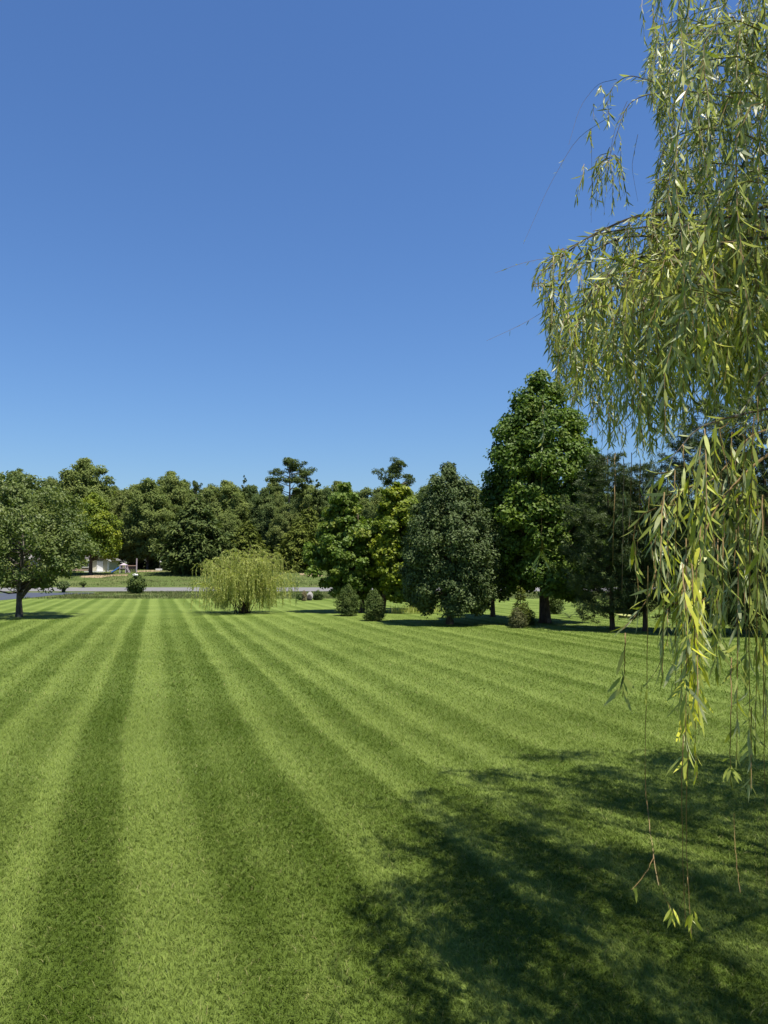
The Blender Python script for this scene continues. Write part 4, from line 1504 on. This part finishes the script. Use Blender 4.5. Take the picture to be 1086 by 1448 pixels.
named = [
    ('b', -8, 668, 128, 'dark green woods tree rising at the far left edge of the picture', 1),
    ('a', 22, 664, 150, 'pale round-topped woods tree above the lawn tree at left', .9),
    ('c', 66, 676, 160, 'low rounded woods tree between the lawn tree and the large pale dome', .8),
    ('d', 116, 652, 142, 'large pale dome-topped tree, highest broad crown of the woods', 1.0),
    ('k', 157, 676, 158, 'dark small-topped woods tree right of the large pale dome', .9),
    ('c', 184, 690, 150, 'lower olive woods tree left of the twin rounded crowns', .9),
    ('a', 208, 677, 136, 'tall rounded woods tree above the dark post', 1.0),
    ('d', 238, 668, 150, 'pale round-crowned woods tree, left one of the twin crowns behind the broad conifer', .75),
    ('a', 257, 679, 154, 'pale round-crowned woods tree, right one of the twin crowns behind the broad conifer', .75),
    ('p', 274, 684, 170, 'small dark pine top peeking over the woods above the broad conifer', .6),
    ('c', 296, 686, 140, 'olive woods tree rising behind the broad dark conifer', 1.0),
    ('d', 322, 682, 140, 'light green woods tree right of the broad dark conifer', .9),
    ('k', 343, 674, 146, 'thin spiky dark tree with ragged tip in the woods', .55),
    ('b', 372, 690, 140, 'dark green woods tree left of the tall pine', .9),
    ('c', 384, 679, 150, 'pale rounded tree immediately left behind the tall pine', .7),
    ('p', 409, 653, 134, 'tall pine with pale bare trunk and cloudlike crown above the woods', 1.15),
    ('k', 448, 680, 138, 'pointed dark tree right of the tall pine', .85),
    ('b', 462, 690, 142, 'dark woods tree between the pointed dark tree and the bright green tree', .8),
    ('d', 478, 682, 156, 'pale crown showing above the bright green tree', .8),
    ('c', 516, 691, 150, 'pale olive woods tree between the bright green and yellow-green trees', 1.0),
    ('q', 561, 655, 138, 'tall thin pine top rising above the yellow-green tree', 1.0),
    ('b', 604, 688, 150, 'dark woods tree left of the grey-green oval tree top', 1.0),
    ('k', 684, 690, 150, 'dark woods tree between the oval tree and the tall conical tree', .9),
]
for k, px, top, Y, lab, wd in named:
    wood(k, px, top, Y, lab, None, wd)
GRP = {'a': ('rounded green tree in the massed woods beyond the road', 'rounded trees of the far woods'),
       'b': ('darker oval tree in the massed woods beyond the road', 'dark oval trees of the far woods'),
       'c': ('olive rounded tree in the massed woods beyond the road', 'olive trees of the far woods'),
       'd': ('pale broad-topped tree in the massed woods beyond the road', 'pale trees of the far woods'),
       'k': ('dark conifer in the massed woods beyond the road', 'conifers of the far woods')}
R3 = np.random.default_rng(21)
for i, px in enumerate(np.linspace(-170, 1260, 44)):
    k = 'abcdacdb'[R3.integers(8)]
    wood(k, px + R3.uniform(-12, 12), R3.uniform(686, 706), R3.uniform(160, 185), GRP[k][0], GRP[k][1], 1.0)
for i, px in enumerate(np.linspace(-160, 1250, 36)):
    k = 'abcdac'[R3.integers(6)]
    wood(k, px + R3.uniform(-14, 14), R3.uniform(683, 698), R3.uniform(150, 160), GRP[k][0], GRP[k][1], .95)
for i, px in enumerate(np.linspace(-170, 1260, 38)):
    k = 'abcadbcdack'[R3.integers(11)]
    if 395 < px < 425:
        wood('c', 404, 712, 131, GRP['c'][0], GRP['c'][1], .9)
        continue
    wood(k, px + R3.uniform(-12, 12), R3.uniform(700, 740), R3.uniform(133, 150), GRP[k][0], GRP[k][1], 1.05)
# understorey along the wood's edge
us = shrub('understorey_bush', (0, 0, 0), '', 'bush', lm_forest2, 4.2, 2.6, 60, .9, 55, .5, .3, [(0, .8), (.3, 1), (.7, .75), (1, .2)], stems=6, tone0=.35)
for i, px in enumerate(np.linspace(-150, 1240, 46)):
    Y = R3.uniform(130, 139)
    if 150 < px < 250:
        Y = R3.uniform(139, 143)
    p = at(px + R3.uniform(-8, 8), 805, Y)
    loc = (float(p[0]), float(Y), float(zg(p[0], Y)))
    lab, grp = 'dark understorey bush along the edge of the far woods', 'understorey bushes at the edge of the woods'
    sc = R3.uniform(.7, 1.25)
    if i == 0:
        us.location = loc
        us['label'] = lab
        us['group'] = grp
    else:
        copy_tree(us, loc, lab, R3.uniform(0, 6.28), sc, sc * R3.uniform(.8, 1.3), grp)

# ------------------------------------------------------------------ the house and what stands around it
m_brick, nt = new_mat('house_brick')
tc = N(nt, 'ShaderNodeTexCoord')
bt = N(nt, 'ShaderNodeTexBrick')
mp = N(nt, 'ShaderNodeMapping')
mp.inputs['Rotation'].default_value = (PI / 2, 0, 0)
L(nt, tc.outputs['Object'], mp.inputs[0])
L(nt, mp.outputs[0], bt.inputs['Vector'])
bt.inputs['Color1'].default_value = (.36, .23, .18, 1)
bt.inputs['Color2'].default_value = (.44, .30, .23, 1)
bt.inputs['Mortar'].default_value = (.5, .46, .42, 1)
bt.inputs['Scale'].default_value = 4.0
finish(nt, bt.outputs[0], .9, .1)
m_cream = simple_mat('cream_siding', (.38, .36, .27), (.46, .44, .33), 3, .7)
m_white = simple_mat('white_paint', (.60, .60, .60), (.68, .68, .67), 3, .5)
m_roof = simple_mat('grey_shingle', (.14, .13, .125), (.22, .21, .20), 2.5, .9)
m_glass = simple_mat('window_glass', (.05, .06, .08), (.09, .10, .12), 1, .12, .6)
m_metal = simple_mat('dark_metal', (.02, .02, .022), (.05, .05, .052), 5, .5, .4)
m_blue = simple_mat('blue_plastic', (.05, .17, .55), (.09, .24, .66), 3, .35, .5)
m_timber = simple_mat('reddish_timber', (.30, .19, .14), (.44, .30, .24), 4, .8)
m_lilac = simple_mat('pale_lilac_paint', (.30, .25, .30), (.44, .38, .43), 4, .7)
m_darkwood = simple_mat('dark_board', (.03, .025, .025), (.07, .055, .05), 4, .8)

HY = 124.0
xr = at(154, 805, HY)[0]
xm_ = at(128, 805, HY)[0]
xl = at(28, 805, HY)[0]
zb = float(zg(xr, HY))
house = thing('small_house', (float(xr), HY, zb), 'low house with brick wall and white gable trim half hidden behind the trees', 'house')
W1 = xm_ - xr          # negative: the gable block reaches from 0 to W1
W2 = xl - xr
EH = 2.0
g = Geo()
box(g, (W1, 0, -.3), (0, 4, EH))
# gable triangle front and back
rz_ = EH + abs(W1) * .5 * .5
v = [(W1, 0.0, EH), (0, 0.0, EH), (W1 / 2, 0.0, rz_), (W1, 4, EH), (0, 4, EH), (W1 / 2, 4, rz_)]
g.add(v, [np.array([[0, 1, 2], [4, 3, 5]])])
g.build('gable_wall', m_cream, house)
g = Geo()
box(g, (W2, 1.5, -.3), (W1 - .003, 8.5, EH))
g.build('wall', m_brick, house)
g = Geo()
for sx in (-1, 1):
    mx_ = W1 / 2
    ex = mx_ + sx * (abs(W1) / 2 + .45)
    ez = rz_ - (abs(W1) / 2 + .45) * .5
    v = []
    for dz in (.03, .15):
        v += [(mx_, -.4, rz_ + dz), (ex, -.4, ez + dz), (ex, 4.4, ez + dz), (mx_, 4.4, rz_ + dz)]
    g.add(v, np.array([(0, 1, 2, 3), (7, 6, 5, 4), (0, 4, 5, 1), (1, 5, 6, 2), (2, 6, 7, 3), (3, 7, 4, 0)]))
v = []
for dz in (.03, .15):
    v += [(W2 - .4, 1.1, EH + dz), (W1 + .3, 1.1, EH + dz), (W1 + .3, 5, EH + 1.6 + dz), (W2 - .4, 5, EH + 1.6 + dz)]
g.add(v, np.array([(0, 3, 2, 1), (4, 5, 6, 7), (0, 1, 5, 4), (1, 2, 6, 5), (2, 3, 7, 6), (3, 0, 4, 7)]))
v = []
for dz in (.03, .15):
    v += [(W2 - .4, 8.9, EH + dz), (W1 + .3, 8.9, EH + dz), (W1 + .3, 5, EH + 1.6 + dz), (W2 - .4, 5, EH + 1.6 + dz)]
g.add(v, np.array([(0, 1, 2, 3), (7, 6, 5, 4), (0, 4, 5, 1), (1, 5, 6, 2), (2, 6, 7, 3), (3, 7, 4, 0)]))
g.build('roof', m_roof, house)
for sx in (-1, 1):
    g = Geo()
    mx_ = W1 / 2
    ex = mx_ + sx * (abs(W1) / 2 + .5)
    ez = rz_ - (abs(W1) / 2 + .5) * .5
    v = []
    for y in (-.47, -.403):
        v += [(mx_, y, rz_ + .17), (ex, y, ez + .17), (ex, y, ez - .12), (mx_, y, rz_ - .12)]
    g.add(v, np.array([(0, 1, 2, 3), (7, 6, 5, 4), (0, 4, 5, 1), (1, 5, 6, 2), (2, 6, 7, 3), (3, 7, 4, 0)]))
    g.build('rake_board', m_white, house)
g = Geo()
box(g, (-.28, -.05, -.25), (.05, .0 - .003, EH))
g.build('corner_board', m_white, house)
g = Geo()
box(g, (-1.95, -.06, 0), (-.95, -.004, 1.75))
dr = g.build('door', m_white, house)
g = Geo()
tube(g, [(-1.85, -.06, .85), (-1.85, -.13, .85), (-1.80, -.14, .85)], .03, 6)
g.build('handle', m_metal, dr)
g = Geo()
box(g, (W1 - .5, -1.4, -.3), (-.6, -.07, .12))
g.build('porch_slab', m_white, house)
for wx in (W2 + 1.6, W2 + 4.2, W2 + 6.8, W1 - 1.4):
    g = Geo()
    for lo, hi in (((wx - .55, 1.42, .7), (wx + .55, 1.496, .82)), ((wx - .55, 1.42, 1.72), (wx + .55, 1.496, 1.84)), ((wx - .55, 1.42, .823), (wx - .43, 1.496, 1.717)), ((wx + .43, 1.42, .823), (wx + .55, 1.496, 1.717))):
        box(g, lo, hi)
    wf = g.build('window', m_white, house)
    g = Geo()
    box(g, (wx - .427, 1.45, .823), (wx + .427, 1.493, 1.717))
    g.build('pane', m_glass, wf)

# playset with blue slide
PY_ = 122.0
x0 = at(175, 805, PY_)[0]
zb = float(zg(x0, PY_))
ps = thing('playset', (float(x0), PY_, zb), 'pale wooden playset with a blue slide beside the house', 'playset')
for i, (a, b) in enumerate(((-.45, -.45), (.45, -.45), (-.45, .45), (.45, .45))):
    g = Geo()
    box(g, (a - .06, b - .06, -.1), (a + .06, b + .06, 1.25))
    g.build('post', m_lilac, ps)
g = Geo()
box(g, (-.55, -.55, .72), (.55, .55, .80))
g.build('platform', m_lilac, ps)
g = Geo()
v = [(-.5, -.5, 1.25), (.5, -.5, 1.25), (.5, .5, 1.25), (-.5, .5, 1.25), (0, 0, 1.62)]
g.add(v, [np.array([[0, 1, 4], [1, 2, 4], [2, 3, 4], [3, 0, 4]]), np.array([[3, 2, 1, 0]])])
g.build('roof', m_lilac, ps)
g = Geo()
tx = np.linspace(0, 1, 8)
for k in range(7):
    za, zb_ = .86 * (1 - tx[k]) ** 1.1 + .05, .86 * (1 - tx[k + 1]) ** 1.1 + .05
    xa, xb = -.5 - 1.35 * tx[k], -.5 - 1.35 * tx[k + 1]
    for ya, yb, h in ((-.3, .3, .05), (-.36, -.303, .2), (.303, .36, .2)):
        v = [(xa, ya, za), (xb, ya, zb_), (xb, yb, zb_), (xa, yb, za), (xa, ya, za + h), (xb, ya, zb_ + h), (xb, yb, zb_ + h), (xa, yb, za + h)]
        g.add(v, np.array([(0, 3, 2, 1), (4, 5, 6, 7), (0, 1, 5, 4), (1, 2, 6, 5), (2, 3, 7, 6), (3, 0, 4, 7)]))
g.build('slide', m_blue, ps)
g = Geo()
for sy in (-.3, .3):
    tube(g, [(.5, sy, .78), (1.0, sy, 0)], .04, 5)
for k in range(4):
    z = .15 + .17 * k
    tube(g, [(.98 - z * .62, -.3, z), (.98 - z * .62, .3, z)], .03, 5)
g.build('ladder', m_lilac, ps)
# dark lattice railing with reddish frame
x0 = at(186, 805, 122.5)[0]
fn = thing('railing', (float(x0), 122.5, float(zg(x0, 122.5))), 'dark lattice railing with reddish frame next to the blue-slide playset', 'railing')
g = Geo()
for k in range(6):
    x = -.70 + k * .26
    box(g, (x, -.02, .1), (x + .12, .02, 1.02))
for k in range(3):
    z = .22 + k * .3
    box(g, (-.72, -.045, z), (.74, -.023, z + .1))
g.build('lattice', m_darkwood, fn)
g = Geo()
box(g, (-.76, -.08, 1.03), (.76, .06, 1.15))
g.build('top_rail', m_timber, fn)
for x, h in ((-.80, 1.2), (.80, 2.25)):
    g = Geo()
    box(g, (x - .07, -.07, -.1), (x + .07, .07, h))
    o = g.build('post', m_timber if h < 2 else m_lilac, fn)
# slim dark post with white lamp and white foot
x0 = at(226, 805, 128)[0]
po = thing('post_lamp', (float(x0), 128.0, float(zg(x0, 128))), 'slim dark post with a small white lamp and white foot before the woods', 'lamp post')
g = Geo()
tube(g, [(0, 0, -.1), (0, 0, 1.9)], [.09, .075], 8)
g.build('pole', m_metal, po, True)
g = Geo()
tube(g, [(.12, -.1, 1.32), (.12, -.1, 1.40), (.12, -.1, 1.62), (.12, -.1, 1.72)], [.08, .17, .17, .05], 8)
g.build('lamp', m_white, po)
g = Geo()
box(g, (-.62, -.3, -.1), (.35, .2, .30))
g.build('foot', m_white, po)
